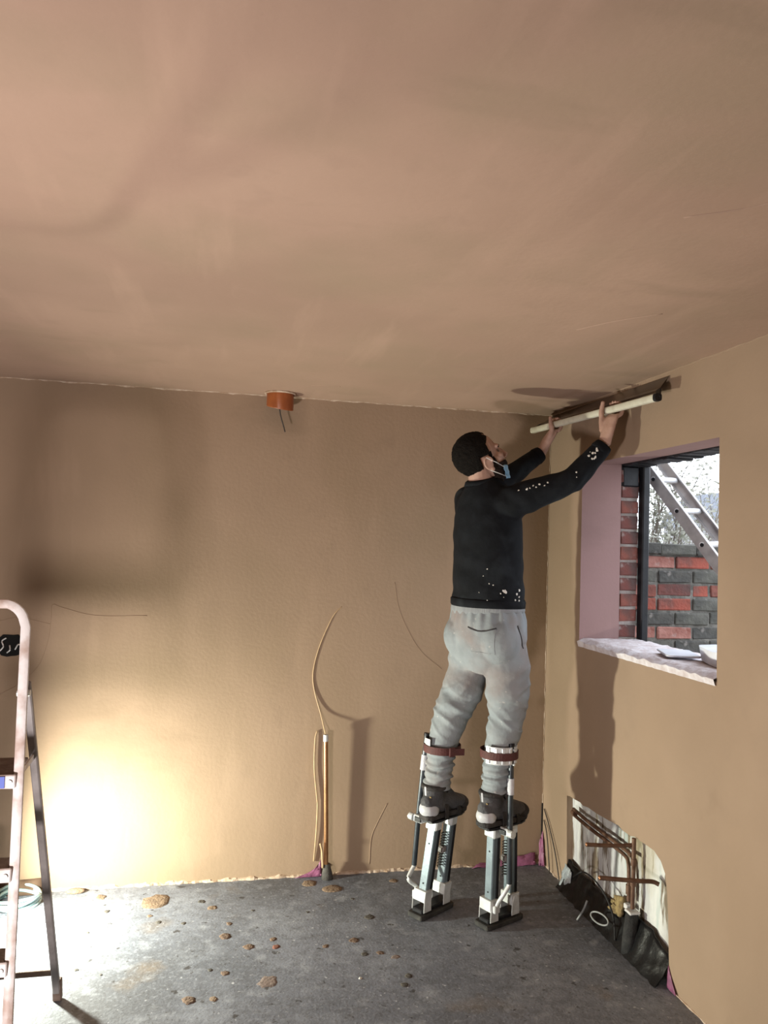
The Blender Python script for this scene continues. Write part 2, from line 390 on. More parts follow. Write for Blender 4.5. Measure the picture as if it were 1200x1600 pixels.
# exposed patch low on the right wall
pb = MB(); ny, nz = 60, 30; vs = []
for j in range(nz+1):
    for i in range(ny+1):
        yy = 2.80+.98*i/ny; zz = -.0+.52*j/nz
        vs.append((XR+.034 + .008*noise.noise(V((yy*22, zz*4, 1))) + .005*noise.noise(V((yy*40, zz*30, 7))), yy, zz))
pb.add(vs, [(j*(ny+1)+i, j*(ny+1)+i+1, (j+1)*(ny+1)+i+1, (j+1)*(ny+1)+i) for j in range(nz) for i in range(ny)])
pb.build('exposed_patch', M_PATCH, wall_right, smooth=True)

# plaster ridges: ragged wall/floor edge, wall/ceiling edge and corner crack
def rag(p0, p1, nrm, up, h, d, seed, parent, M, name, step=.018):
    R_ = random.Random(seed); p0, p1, nrm, up = V(p0), V(p1), V(nrm), V(up); n_ = int((p1-p0).length/step); mb = MB(); vs = []
    for i in range(n_+1):
        p = p0.lerp(p1, i/n_); q = noise.noise(V((i*.21, seed, 0)))
        hh = max(.003, h*(.6+.7*q+R_.uniform(-.25, .25))); dd = max(.0015, d*(.6+.7*noise.noise(V((i*.33, seed+5, 0)))+R_.uniform(-.3, .3)))
        vs += [p - nrm*.004, p + nrm*dd, p + nrm*dd*.8 + up*hh*.6, p - nrm*.004 + up*hh]
    fs = []
    for i in range(n_):
        for k in range(3): fs.append((i*4+k, i*4+k+1, i*4+4+k+1, i*4+4+k))
    mb.add(vs, fs); return mb.build(name, M, parent)
rag((XL, YB, 0), (XR, YB, 0), (0, -1, 0), (0, 0, 1), .022, .014, 1, wall_back, M_RAW, 'plaster_edge')
rag((XL, YB, ZC), (XR, YB, ZC), (0, -1, 0), (0, 0, -1), .010, .006, 2, wall_back, M_RAW, 'plaster_ridge')
rag((XR, 2.2, ZC), (XR, YB, ZC), (-1, 0, 0), (0, 0, -1), .009, .006, 3, wall_right, M_RIGHT, 'plaster_ridge')
rag((XR, 3.742, 0), (XR, YB, 0), (-1, 0, 0), (0, 0, 1), .018, .010, 4, wall_right, M_RAW, 'plaster_edge')
rag((XR, YN, 0), (XR, 2.826, 0), (-1, 0, 0), (0, 0, 1), .012, .006, 5, wall_right, M_RAW, 'plaster_edge')
rag((XR, YB, .03), (XR, YB, ZC-.02), (-.7, -.7, 0), (-.7, .7, 0), .008, .006, 6, wall_right, M_RAW, 'corner_ridge')
MB().box((XR-.004, YB-.003, .16), (.006, .006, .32)).build('corner_gap', M_HOLLOW, wall_right)
for name, pts, r, M in (
    ('trowel_line', [(-.973, .937), (-.89, .987), (-.808, 1.072), (-.77, 1.195), (-.761, 1.303), (-.758, 1.365), (-.705, 1.35), (-.556, 1.315), (-.315, 1.317)], .0010, M_BACK),
    ('trowel_line', [(-.989, 1.285), (-.905, 1.302), (-.765, 1.272)], .0010, M_BACK),
    ('trowel_line', [(.941, 1.508), (.966, 1.373), (1.03, 1.238), (1.103, 1.136), (1.212, 1.051)], .0010, M_BACK),
    ('trowel_line', [(.936, .352), (.887, .255), (.856, .175), (.85, .044)], .0016, M_BACK)):
    MB().tube(bez([(a, YB-.0005, b) for a, b in pts]), r, 6).build(name, M, wall_back, smooth=True)
for pts, r in (([(.42, 3.72), (.5, 3.69), (.56, 3.69)], .002), ([(1.18, 2.45), (1.25, 2.32), (1.35, 2.2)], .003), ([(-.6, 1.5), (-.52, 1.62), (-.5, 1.7)], .002), ([(1.0, 1.55), (1.12, 1.45), (1.2, 1.3)], .003)):
    MB().tube(bez([(a, b, ZC+.0005) for a, b in pts]), r, 6).build('trowel_line', M_CEIL, ceil, smooth=True)

# ------------------------------------------------------------------ outside the window
tag(MB().box((12, 14, -.32), (30, 60, .2)).build('yard_ground', M_GROUND), 'bare ground of the yard outside the window', None, None, 'structure')
gw = thing('garden_wall', (2.95, 4.17, -.22), 'old weathered brick garden wall seen through the window opening', 'wall')
GX0, GX1, GTOP = 2.18, 3.75, 1.768
MB().box(((GX0+GX1)/2, 4.18, (GTOP-.03-.22)/2), (GX1-GX0, .10, GTOP-.03+.22)).build('mortar', M_MORT, gw)
bst = [brick_mesh('brick', .218, .10, .068, 20+s, M_BR[s]) for s in range(6)]
bhd = [brick_mesh('brick', .104, .10, .068, 30+s, M_BR[s]) for s in range(6)]
cope = [brick_mesh('brick', .235, .13, .062, 40+s, M_BR[2+s % 2]) for s in range(2)]
R_ = random.Random(12)
seq = [[2], [0, 4, 1, 0, 5], [3, 2, 3, 2, 3], [4, 0, 5, 1, 0], [1, 1, 3, 2, 3], [3, 2, 3, 3, 2], [4, 4, 2, 3, 2], [2, 3, 2, 3, 3]]
for c in range(16):
    z = GTOP - .034 - c*.0815; x = GX0 + (.0 if c % 2 else .115); i = 0
    head = c in (3, 9, 13)
    while x < GX1:
        L = .235 if c == 0 else (.229 if not (head and i % 2) else .115)
        k = seq[c][i % len(seq[c])] if c < len(seq) else R_.choice([0, 2, 3, 5, 2])
        me = cope[i % 2] if c == 0 else (bst[k] if L > .2 else bhd[k])
        o = bpy.data.objects.new('brick', me); COL.objects.link(o); o.parent = gw
        o.location = V((x+L/2, 4.172 + R_.uniform(-.006, .006) - (.012 if c == 0 else 0), z + R_.uniform(-.003, .003))) - V(gw.location)
        x += L; i += 1
pk = thing('fence_post', (2.47, 4.40, -.22), 'dark thin post standing behind the garden wall', 'post')
MB().box((2.47, 4.40, .85), (.035, .035, 2.14)).build('post', M_POST, pk, bevel=.004)
MB().box((2.47, 4.40, 1.93), (.05, .05, .02)).build('post_cap', M_POST, pk, bevel=.004)

# aluminium ladder leaning outside
def px(x, y_, yd):
    d = fw + cr*((x-600)/FPX) - cu*((y_-800)/FPX); return EYE + d*((yd-EYE.y)/d.y)
N0, N1 = V((2.253, 3.75, 2.110)), V((2.410, 3.40, 1.650))
D = (N1-N0); du = D.normalized(); rung = V((.215, .125, .012))
top, bot = -.75, D.length*4.02
lad = thing('leaning_ladder', (N0+du*bot), 'aluminium ladder leaning at a steep slant outside the window', 'ladder')
sdn = rung.normalized(); nrm = du.cross(sdn)
for s_, q in ((0, 'rail'), (1, 'rail')):
    a = N0 + rung*s_ + du*top; b = N0 + rung*s_ + du*bot
    rm = MB(); rm.bar(a, b, .006, .058, sdn)
    sg = 1 if s_ == 0 else -1
    for e in (-1, 1): rm.bar(a + nrm*e*.027 + sdn*sg*.011, b + nrm*e*.027 + sdn*sg*.011, .022, .006, sdn)
    ro = rm.build(q, M_LADALU, lad)
t = top + .10
while t < bot-.1:
    a = N0+du*t
    rr = MB().tube([a - sdn*.003, a+rung+sdn*.003], .0155, 12).build('rung', M_RUNG, lad, auto=40)
    MB().tube([a - sdn*.006, a - sdn*.002], .010, 10).build('rung_end', M_BLACKP, rr)
    t += .223

def bush(loc, h, spread, seed, label, lm, nb=10, nl=900):
    R_ = random.Random(seed); t = thing('garden_shrub', loc, label, 'shrub', None); b = MB(); tips = []; L = V(loc)
    def grow(p, d, ln, r, lev):
        pts = [p]; q = p.copy(); dd = d.copy()
        for i in range(4):
            dd = (dd + V((R_.uniform(-.25, .25), R_.uniform(-.25, .25), R_.uniform(-.1, .2)))).normalized(); q = q + dd*ln/4; pts.append(q.copy())
        b.loft(pts, [r*(1-.16*i) for i in range(5)], (0, .3, 1), 5)
        tips.extend(pts[2:])
        if lev < 3:
            for i in range(3):
                grow(pts[1+i], (dd + V((R_.uniform(-1, 1), R_.uniform(-1, 1), R_.uniform(-.2, .7)))*.8).normalized(), ln*.62, r*.5, lev+1)
    for i in range(nb):
        a = R_.uniform(0, 2*PI); grow(L + V((math.cos(a), math.sin(a), 0))*R_.uniform(0, spread*.3), V((math.cos(a)*spread/h, math.sin(a)*spread/h, 1)).normalized(), h*R_.uniform(.5, .7), .03, 1)
    b.build('branches', M_BARK, t)
    lf = MB()
    for i in range(nl):
        p = R_.choice(tips) + V((R_.gauss(0, .1), R_.gauss(0, .1), R_.gauss(0, .1))); s = R_.uniform(.02, .045)
        a = V((R_.gauss(0, 1), R_.gauss(0, 1), R_.gauss(0, 1))).normalized(); c = a.orthogonal().normalized()
        lf.add([p-a*s, p+c*s*.5, p+a*s, p-c*s*.5], [(0, 1, 2, 3)])
    tag(lf.build('foliage', lm, t), None, None, None, 'stuff')
    return t
bush((5.0, 8.4, -.22), 3.2, .9, 1, 'pale twiggy shrub just left behind the outside ladder', M_LEAFS[0], 10, 6500)
bush((6.9, 9.8, -.22), 2.9, 1.0, 2, 'grey frosted shrub low behind the ladder rungs', M_LEAFS[1], 10, 6500)
bush((9.2, 12.0, -.22), 2.9, 1.2, 3, 'olive shrub beneath the distant slate roof', M_LEAFS[2], 10, 6500)
bush((7.6, 14.6, -.22), 3.6, 1.4, 4, 'tall thin tree behind the frosted shrub', M_LEAFS[0], 9, 6500)
hs = thing('distant_house', (19.1, 25, -.55), 'pale house with a grey slate roof far beyond the shrubs', 'house'); HO = V((.9, 0, -.35))
MB().box((19.5, 26, 1.15), (4.2, 4, 3.4)).build('house_walls', M_REND, hs)
rf = MB(); rf.add([V(q)+HO for q in [(16.3, 23.8, 3.1), (17.5, 23.8, 4.42), (20.9, 23.8, 4.2), (21, 23.8, 3.1), (16.3, 28.2, 3.1), (17.5, 28.2, 4.42), (20.9, 28.2, 4.2), (21, 28.2, 3.1)]],
    [(0, 1, 2, 3), (4, 5, 6, 7), (0, 1, 5, 4), (1, 2, 6, 5), (2, 3, 7, 6), (0, 3, 7, 4)]); rf.build('roof', M_SLATE, hs)
MB().bar(V((16.25, 23.75, 3.1))+HO, V((17.5, 23.75, 4.47))+HO, .12, .1, (0, 1, 0)).build('barge_board', M_WHITEP, hs)
for xx in (18.3, 20.3):
    o = MB().box((xx, 23.98, 1.85), (.9, .06, 1.1)).build('window_frame', M_WHITEP, hs); MB().box((xx, 23.94, 1.85), (.75, .04, .95)).build('pane', M_GLASSD, o)

# tub lying on the sill
tb = thing('plastic_tub', (2.03, 2.80, 1.268), 'white plastic tub lying on the rough window sill', 'tub')
tm = MB(); ax = (V((.35, .93, 0)).normalized(), V((-.93, .35, 0)).normalized(), V((0, 0, 1)))
tm.loft([V((2.02, 2.80, 1.266))+V((0, 0, 1))*h for h in (0, .004, .06, .063, .06, .006)], [(.125, .068), (.128, .071), (.14, .08), (.143, .083), (.135, .075), (.122, .066)], ax[0], 24, pw=.45, cap=True)
tm.build('tub_body', M_TUB, tb, auto=40)
MB().ring((2.02, 2.80, 1.3285), .0, .0, (ax[0], ax[1])).build('rim_seam', M_TUB, tb) if False else None
lidm = MB(); lidm.plate([(-.10, -.07), (.10, -.07), (.11, -.06), (.11, .06), (.10, .07), (-.10, .07), (-.11, .06), (-.11, -.06)], .008, (1.96, 3.03, 1.274), ax)
tag(lidm.build('tub_lid', M_TUB, None, bevel=.002), 'flat white tub lid lying on the sill left of the tub', 'lid')

# ------------------------------------------------------------------ services on the walls
du_ = thing('drain_stub', (.295, 3.955, ZC-.09), 'short orange brown drain pipe stub poking through the ceiling', 'pipe')
dm = MB(); n_ = 32; tilt = .03
def rim(r, z, f): return [V((.295 + r*math.cos(2*PI*i/n_), 3.965 + r*math.sin(2*PI*i/n_), z + f*(.016*math.sin(2*PI*i/n_) - .008*math.cos(2*PI*i/n_)))) for i in range(n_)]
rs = [rim(.068, ZC+.02, 0), rim(.068, ZC-.075, 1), rim(.0655, ZC-.078, 1), rim(.063, ZC-.075, 1), rim(.063, ZC+.02, 0)]
dm.add([p for r in rs for p in r], [(j*n_+i, j*n_+(i+1) % n_, (j+1)*n_+(i+1) % n_, (j+1)*n_+i) for j in range(4) for i in range(n_)])
dm.build('pipe_wall', M_ORANGE, du_, auto=40)
MB().ring((.295, 3.965, ZC-.004), .074, .006, (V((1, 0, 0)), V((0, 1, 0)))).build('rough_collar', M_RAW, du_)
dd = MB(); dd.tube([(.295, 3.965, ZC-.052), (.295, 3.965, ZC+.0)], .0628, 24); dd.build('bore_shade_plug', M_HOLLOW, du_)  # black plug, paints the pipe's inside dark
tag(MB().tube(bez([(.275, 3.955, ZC-.01), (.29, 3.965, 2.40), (.30, 3.97, 2.345), (.318, 3.975, 2.29), (.325, 3.97, 2.262)]), .0032, 8).build('hanging_wire', M_DARKW, None, smooth=True), 'short dark wire dangling from the orange drain stub', 'wire')

sk = thing('socket_hole', (-.935, YB, 1.17), 'ragged black hole with loose wire ends in the back wall', 'socket hole')
sm = MB(); nn = 22; R_ = random.Random(5)
sm.plate([(.078*math.cos(2*PI*i/nn)*(1+R_.uniform(-.12, .12)), .052*math.sin(2*PI*i/nn)*(1+R_.uniform(-.12, .12))) for i in range(nn)], .004, (-.94, YB+.002, 1.172), (V((1, 0, 0)), V((0, 0, 1)), V((0, -1, 0))))
sm.build('hole', M_HOLLOW, sk)  # thin plate on the wall, hole's inner shade painted as black
for pts in ([(-.985, 1.14), (-.965, 1.165), (-.975, 1.19), (-.955, 1.205)], [(-.915, 1.15), (-.90, 1.175), (-.888, 1.17)], [(-.95, 1.135), (-.935, 1.15), (-.94, 1.17)]):
    MB().tube(bez([(a, YB-.008-.01*(i % 2), b) for i, (a, b) in enumerate(pts)], 5), .0034, 7).build('wire_end', M_WHITEP, sk, smooth=True)

# copper pipe rising from the floor in front of the back wall
cp = thing('copper_pipe', (.612, 4.01, 0), 'upright copper pipe rising from the floor against the back wall', 'pipe')
MB().tube([(.618, 4.01, -.0), (.610, 4.008, .25), (.592, 4.0, .70)], .0115, 14).build('pipe', M_COPPER, cp, auto=40)
MB().tube([(.592, 4.0, .695), (.5915, 3.9998, .728)], .0135, 14).build('end_cap', M_ALU, cp, auto=40)
MB().loft([(.625, 4.01, 0), (.622, 4.01, .03), (.619, 4.01, .075)], [(.030, .026), (.026, .022), (.016, .015)], (1, 0, 0), 12).build('mortar_collar', M_SPLAT['d'], cp, smooth=True)
MB().tube(bez([(.598, 4.0, .06), (.592, 3.998, .14), (.585, 3.992, .17), (.58, 3.99, .185)], 5), .006, 8).build('bent_stub', M_WIREW, cp, smooth=True)
tag(MB().tube(bez([(.590, 4.005, .728), (.568, 4.040, .82), (.532, 4.052, .941), (.522, 4.053, 1.039), (.551, 4.053, 1.17), (.613, 4.054, 1.319), (.661, 4.058, 1.376)]), .0030, 7).build('loose_wire', M_WIREW, None, smooth=True), 'thin tan wire curving up the wall from the copper pipe top', 'wire')
tag(MB().tube(bez([(.552, 4.05, .735), (.543, 4.046, .69), (.544, 4.046, .547), (.562, 4.046, .40), (.567, 4.046, .352), (.565, 4.046, .222), (.558, 4.05, .075)]), .0035, 7).build('wall_cable', M_WIREW, None, smooth=True), 'thin tan cable running down the wall left of the copper pipe', 'cable')

def crumple(name, corners, thick, seed, M, label, cat, nu=10, nv=6, amp=.012):
    R_ = random.Random(seed); mb = MB(); a, b, c, d = [V(x) for x in corners]; nrm = (b-a).cross(d-a).normalized(); vs = []
    for j in range(nv+1):
        for i in range(nu+1):
            u, v = i/nu, j/nv; p = a.lerp(b, u).lerp(d.lerp(c, u), v)
            vs.append(p + nrm*(amp*noise.noise(V((u*5+seed, v*4, seed))) + R_.uniform(-.2, .2)*amp))
    n_ = len(vs); vs += [v - nrm*thick for v in vs]; fs = []
    for j in range(nv):
        for i in range(nu):
            q = j*(nu+1)+i; f = (q, q+1, q+nu+2, q+nu+1); fs += [f, tuple(n_+x for x in reversed(f))]
    ed = [i for i in range(nu+1)] + [j*(nu+1)+nu for j in range(1, nv+1)] + [nv*(nu+1)+i for i in range(nu-1, -1, -1)] + [j*(nu+1) for j in range(nv-1, 0, -1)]
    for i in range(len(ed)):
        p, q = ed[i], ed[(i+1) % len(ed)]; fs.append((p, n_+p, n_+q, q))
    mb.add(vs, fs); o = mb.build(name, M, None, smooth=True)
    if label: tag(o, label, cat)
    return o
crumple('membrane_scrap', [(.46, 4.03, .004), (.60, 4.035, .004), (.595, 4.045, .085), (.565, 4.05, .03)], .002, 3, M_PINK, 'scrap of pink membrane poking out beside the copper pipe', 'membrane')
crumple('membrane_scrap', [(1.40, 4.025, .004), (1.76, 4.02, .004), (1.765, 4.04, .060), (1.45, 4.048, .018)], .002, 4, M_PINK, 'low strip of pink membrane along the wall behind the right stilt', 'membrane', 24, 5, .016)
crumple('membrane_scrap', [(1.775, 4.01, .004), (1.80, 3.99, .004), (1.804, 4.035, .18), (1.788, 4.045, .11)], .002, 6, M_PINK, 'pointed scrap of pink membrane curling up in the corner', 'membrane', 8, 10, .014)
crumple('membrane_scrap', [(1.800, 2.83, .004), (1.799, 2.765, .004), (1.807, 2.81, .05), (1.807, 2.832, .085)], .002, 5, M_PINK, 'sliver of pink membrane at the near edge of the exposed patch', 'membrane', 6, 4, .004)
for q, (pts, lb_) in enumerate((([(1.803, 4.02, .24), (1.796, 3.97, .20), (1.79, 3.93, .12), (1.79, 3.905, .004)], 'thin dark cable bowing out of the corner, nearer the corner'),
            ([(1.803, 4.02, .30), (1.80, 3.95, .24), (1.797, 3.86, .13), (1.792, 3.80, .03), (1.79, 3.79, .004)], 'thin dark cable bowing out of the corner, nearer the exposed patch'))):
    tag(MB().tube(bez(pts), .0032, 7).build('corner_cable', M_DARKW, None, smooth=True), lb_, 'cable')

# pipework in the exposed patch
pwk = thing('pipework', (1.80, 3.13, 0), 'tarnished copper pipework in the exposed patch under the window', 'pipes')
PX_ = 1.806
def pp(pts, r=.0085, M=M_COPDULL, name='pipe_run', k=6): return MB().tube(bez(pts, k), r, 10).build(name, M, pwk, auto=50)
pp([(PX_+.012, 3.70, .405), (PX_, 3.5, .405), (PX_, 3.2, .405), (PX_-.002, 3.11, .40)], k=3)
pp([(PX_+.012, 3.70, .378), (PX_, 3.5, .38), (PX_, 3.25, .382), (PX_, 3.165, .378), (PX_, 3.14, .355), (PX_, 3.135, .30), (PX_, 3.135, .20)], k=4)
pp([(PX_-.008, 3.085, .485), (PX_-.008, 3.085, .35), (PX_-.008, 3.088, .19)], .0095, M_COPDULL, 'riser', 3)
pp([(PX_-.012, 3.09, .455), (1.72, 3.105, .45), (1.60, 3.13, .452)], .0085, M_COPDULL, 'stub_pipe', 3)
pp([(PX_+.018, 2.93, .355), (PX_-.005, 2.945, .362), (1.74, 2.96, .362), (1.60, 3.01, .362)], .0090, M_COPDULL, 'stub_pipe', 4)
for c, n_, ln in (((PX_-.008, 3.085, .385), (0, 0, 1), .03), ((PX_-.008, 3.087, .30), (0, 0, 1), .03), ((PX_, 3.135, .25), (0, 0, 1), .04), ((PX_+.006, 3.68, .392), (0, 1, 0), .03)):
    MB().tube([V(c)-V(n_)*ln/2, V(c)+V(n_)*ln/2], .0125, 12).build('fitting', M_COPDULL, pwk, auto=40)
for c in ((1.60, 3.13, .452), (1.60, 3.01, .362)):
    MB().ring(c, .0075, .0022, (V((.2, .98, 0)), V((0, 0, 1))), 16, 6).build('pipe_end', M_COPPER, pwk)
MB().box((PX_-.004, 3.135, .178), (.024, .028, .022)).build('white_joint', M_WHITEP, pwk, bevel=.003)
lg = thing('pipe_lagging', (1.785, 3.10, 0), 'grey foam lagging sleeve around the pipe foot at the floor', 'pipe lagging')
MB().loft([(1.785, 3.09, 0), (1.79, 3.09, .08), (1.796, 3.085, .175)], [.032, .031, .027], (1, 0, 0), 16).build('sleeve', M_FOAM, lg, smooth=True)
MB().box((1.796, 3.085, .178), (.05, .05, .012)).build('white_top', M_WHITEP, lg, bevel=.004)
crumple('foam_lump', [(1.806, 3.18, .11), (1.806, 3.28, .10), (1.816, 3.25, .175), (1.816, 3.17, .20)], .015, 8, M_YEL, 'lump of yellowed expanding foam behind the pipes', 'foam', 8, 6, .02)
# black sheet at the foot of the patch
bs = MB(); ny, nz = 60, 8; vs = []
for i in range(ny+1):
    u = i/ny; yy = 3.75 - .915*u
    h = .135 - .02*math.sin(u*5) + .025*noise.noise(V((u*6, 2, 2))) - (.05*max(0, u-.85)/.15)
    for j in range(nz+1):
        v = j/nz
        vs.append((1.752 + .068*v**.7 + .010*noise.noise(V((u*22, v*3, 5))) + .02*math.sin(u*PI)*(v-.6)*0, yy, h*v + .002))
n0 = len(vs); vs += [(p[0]+.004, p[1], p[2]) for p in vs]; fs = []
for i in range(ny):
    for j in range(nz):
        q = i*(nz+1)+j; f = (q, q+1, q+nz+2, q+nz+1); fs += [f, tuple(n0+x for x in reversed(f))]
    fs += [(i*(nz+1)+nz, n0+i*(nz+1)+nz, n0+(i+1)*(nz+1)+nz, (i+1)*(nz+1)+nz)]
bs.add(vs, fs)
tag(bs.build('damp_sheet', M_DPM, None, smooth=True), 'glossy black damp-proof sheet folded up at the foot of the patch', 'plastic sheet')
crumple('foil_scrap', [(1.765, 3.74, .01), (1.78, 3.65, .01), (1.80, 3.67, .105), (1.80, 3.745, .12)], .002, 9, mat('clear_foil', (.5, .55, .58), (.25, .28, .3), .2, 20, .6, 60, spec=.7), 'crinkled clear plastic scrap at the left end of the black sheet', 'plastic scrap', 8, 8, .012)
ang = [i/40*2*PI for i in range(41)]
tag(MB().tube([(1.732+.016*math.sin(a), 3.25 + .062*math.cos(a) - .02*math.sin(a), .078+.016*math.sin(a)) for a in ang], .0038, 7).build('cable_loop', M_CABLE, None, smooth=True), 'pale grey cable loop in front of the black sheet', 'cable')
tag(MB().tube(bez([(1.70, 3.40, .004), (1.722, 3.38, .06), (1.735, 3.375, .10)]), .005, 7).build('cable_tail', M_CABLE, None, smooth=True), 'short grey cable tail standing up from the floor', 'cable')
tag(MB().tube(bez([(1.765, 3.58, .12), (1.765, 3.48, .185), (1.765, 3.36, .195), (1.77, 3.26, .16), (1.772, 3.20, .10), (1.765, 3.17, .02)]), .004, 7).build('arched_cable', M_FOAM, None, smooth=True), 'dark cable arching over the black sheet under the pipes', 'cable')

# cable coil and rubbish at the left
cc = thing('cable_coil', (-.83, 3.945, 0), 'coil of pale teal hose lying on the floor behind the stepladder', 'hose coil')
for k, (r, dz, ox, oy) in enumerate(((.100, .008, 0, 0), (.094, .019, .004, .006), (.103, .030, -.004, .002), (.086, .026, .004, -.006), (.097, .041, .0, .003))):
    pts = [(-.83+ox + r*math.cos(a), 3.945+oy + r*1.0*math.sin(a), dz + .006*math.sin(a*2+k)) for a in ang]
    MB().tube(pts, .0075, 8).build('coil_turn', M_TEAL, cc, smooth=True)
crumple('cardboard_scrap', [(-.94, 4.015, .004), (-.74, 4.015, .004), (-.74, 4.045, .07), (-.94, 4.045, .06)], .004, 12, mat('brown_card', (.07, .04, .025), (.12, .075, .05), .9, 12), 'dark brown scrap leaning on the wall behind the hose coil', 'scrap', 8, 4, .012)

# ------------------------------------------------------------------ plaster splats on the floor
spl = [(-0.462, 3.955, 't', 0.022), (-0.207, 3.873, 't', 0.047), (0.005, 3.842, 'd', 0.014), (0.054, 3.771, 't', 0.016), (-0.223, 3.73, 't', 0.01), (-0.178, 3.664, 'd', 0.01), (-0.071, 3.639, 'd', 0.01), (0.128, 3.606, 'b', 0.01), (0.108, 3.496, 'b', 0.02), (0.204, 3.392, 'b', 0.019), (0.311, 3.44, 'b', 0.014), (0.318, 3.374, 'r', 0.013), (0.104, 3.202, 'b', 0.013), (0.266, 3.117, 'p', 0.029), (-0.03, 3.038, 'b', 0.021), (0.06, 3.032, 't', 0.014), (0.676, 3.26, 'd', 0.012), (0.742, 3.261, 'b', 0.014), (0.797, 3.22, 'p', 0.013), (0.817, 3.073, 'd', 0.013), (0.785, 3.012, 'd', 0.014), (0.759, 3.575, 'd', 0.018), (0.651, 3.38, 'b', 0.016), (0.527, 3.968, 't', 0.031), (0.633, 3.889, 't', 0.042), (0.954, 3.94, 't', 0.018), (0.711, 3.768, 'd', 0.007), (0.524, 3.348, 'b', 0.012), (0.625, 3.084, 'w', 0.006), (-0.415, 3.803, 'd', 0.011), (-0.47, 3.615, 'd', 0.007), (-0.467, 3.315, 'd', 0.008), (-0.368, 3.264, 'd', 0.006), (0.237, 3.717, 'd', 0.007), (0.484, 3.665, 'd', 0.007), (0.047, 3.235, 'd', 0.008)]
LB = ['tan crescent of plaster on the floor right of the stepladder, near the wall', None, 'dark ringed blot right of the largest tan splat', 'small tan splat just right of the dark ringed blot', 'little tan dab just in front of the largest tan splat', 'dark blot in front of the largest tan splat, the left of two', 'dark blot in front of the largest tan splat, the right of two', 'small brown crumb in the middle of the floor, behind the long brown splat', 'long brown splat in the middle of the floor', 'dark brown splat beside the reddish crumb', 'brown splat just behind the reddish crumb', 'reddish crumb lying on the floor between brown splats', 'brown splat left of the large pinkish smear', '', 'brown splat at the bottom of the photo, the left of a pair', 'pale tan splat at the bottom of the photo, the right of a pair', 'dark round blot in front of the left stilt, beside a brown splat', 'brown splat in front of the left stilt, beside a dark round blot', 'small pinkish smear in front of the left stilt', 'upper of two dark blots on the floor in front of the stilts', 'lower of two dark blots on the floor in front of the stilts', 'broad dark blot on the floor left of the left stilt', 'brown splat on the floor well left of the left stilt', '', '', 'tan splat by the wall behind the left stilt', 'tiny dark speck left behind the broad dark blot', 'brown flake on the floor right of the reddish crumb', 'tiny white chip on the floor in front of the stilts', 'dark blot just in front of the tan crescent', 'dark speck in the brightly lit floor beside the stepladder', 'dark speck beside the rear leg of the stepladder', 'dark speck right of the stepladder foot, second from the leg', 'dark speck in mid floor below the wide tan splat, the left of two', 'dark speck in mid floor below the wide tan splat, the right of two', 'dark blot just left of the brown splat by the pinkish smear']
own = {1: 'largest tan plaster splat on the floor near the wall', 24: 'wide tan plaster splat on the floor below the copper pipe', 23: 'tan plaster splat hard by the wall below the copper pipe', 13: 'large pinkish smear on the floor at the bottom middle'}
for k, (x, y, c, r) in enumerate(spl):
    R_ = random.Random(k+50); mb = MB(); nr = 14; h = (.0012 + r*.05) if c != 'p' else .0008
    lob = [1 + .32*noise.noise(V((math.cos(2*PI*i/nr)*1.6+k*3, math.sin(2*PI*i/nr)*1.6, 1))) + R_.uniform(-.12, .12) for i in range(nr)]
    st = R_.uniform(.8, 1.35); a0 = R_.uniform(0, PI); vs = []
    for q, (f, zz) in enumerate(((1.0, -.001), (.93, h*.55), (.55, h))):
        for i in range(nr):
            a = 2*PI*i/nr; ex, ey = math.cos(a)*lob[i]*r*f*st*1.25, math.sin(a)*lob[i]*r*f*1.25
            vs.append((x + ex*math.cos(a0)-ey*math.sin(a0), y + ex*math.sin(a0)+ey*math.cos(a0), zz*(1 + (R_.uniform(-.4, .4) if q else 0))))
    vs.append((x, y, h*.9))
    fs = [(q*nr+i, q*nr+(i+1) % nr, (q+1)*nr+(i+1) % nr, (q+1)*nr+i) for q in range(2) for i in range(nr)] + [(2*nr+i, 2*nr+(i+1) % nr, 3*nr) for i in range(nr)]
    o = mb.add(vs, fs).build('plaster_splat', M_SPLAT[c], None, smooth=True)
    tag(o, own.get(k) or LB[k], 'splat', 'plaster splats on the floor')
lump = MB().ell((-.585, 4.02, .008), (.045, .02, .014), nu=12, nv=8).build('plaster_lump', M_SPLAT['t'], None, smooth=True)
tag(lump, 'tan plaster lump on the floor against the wall right of the stepladder', 'plaster lump')

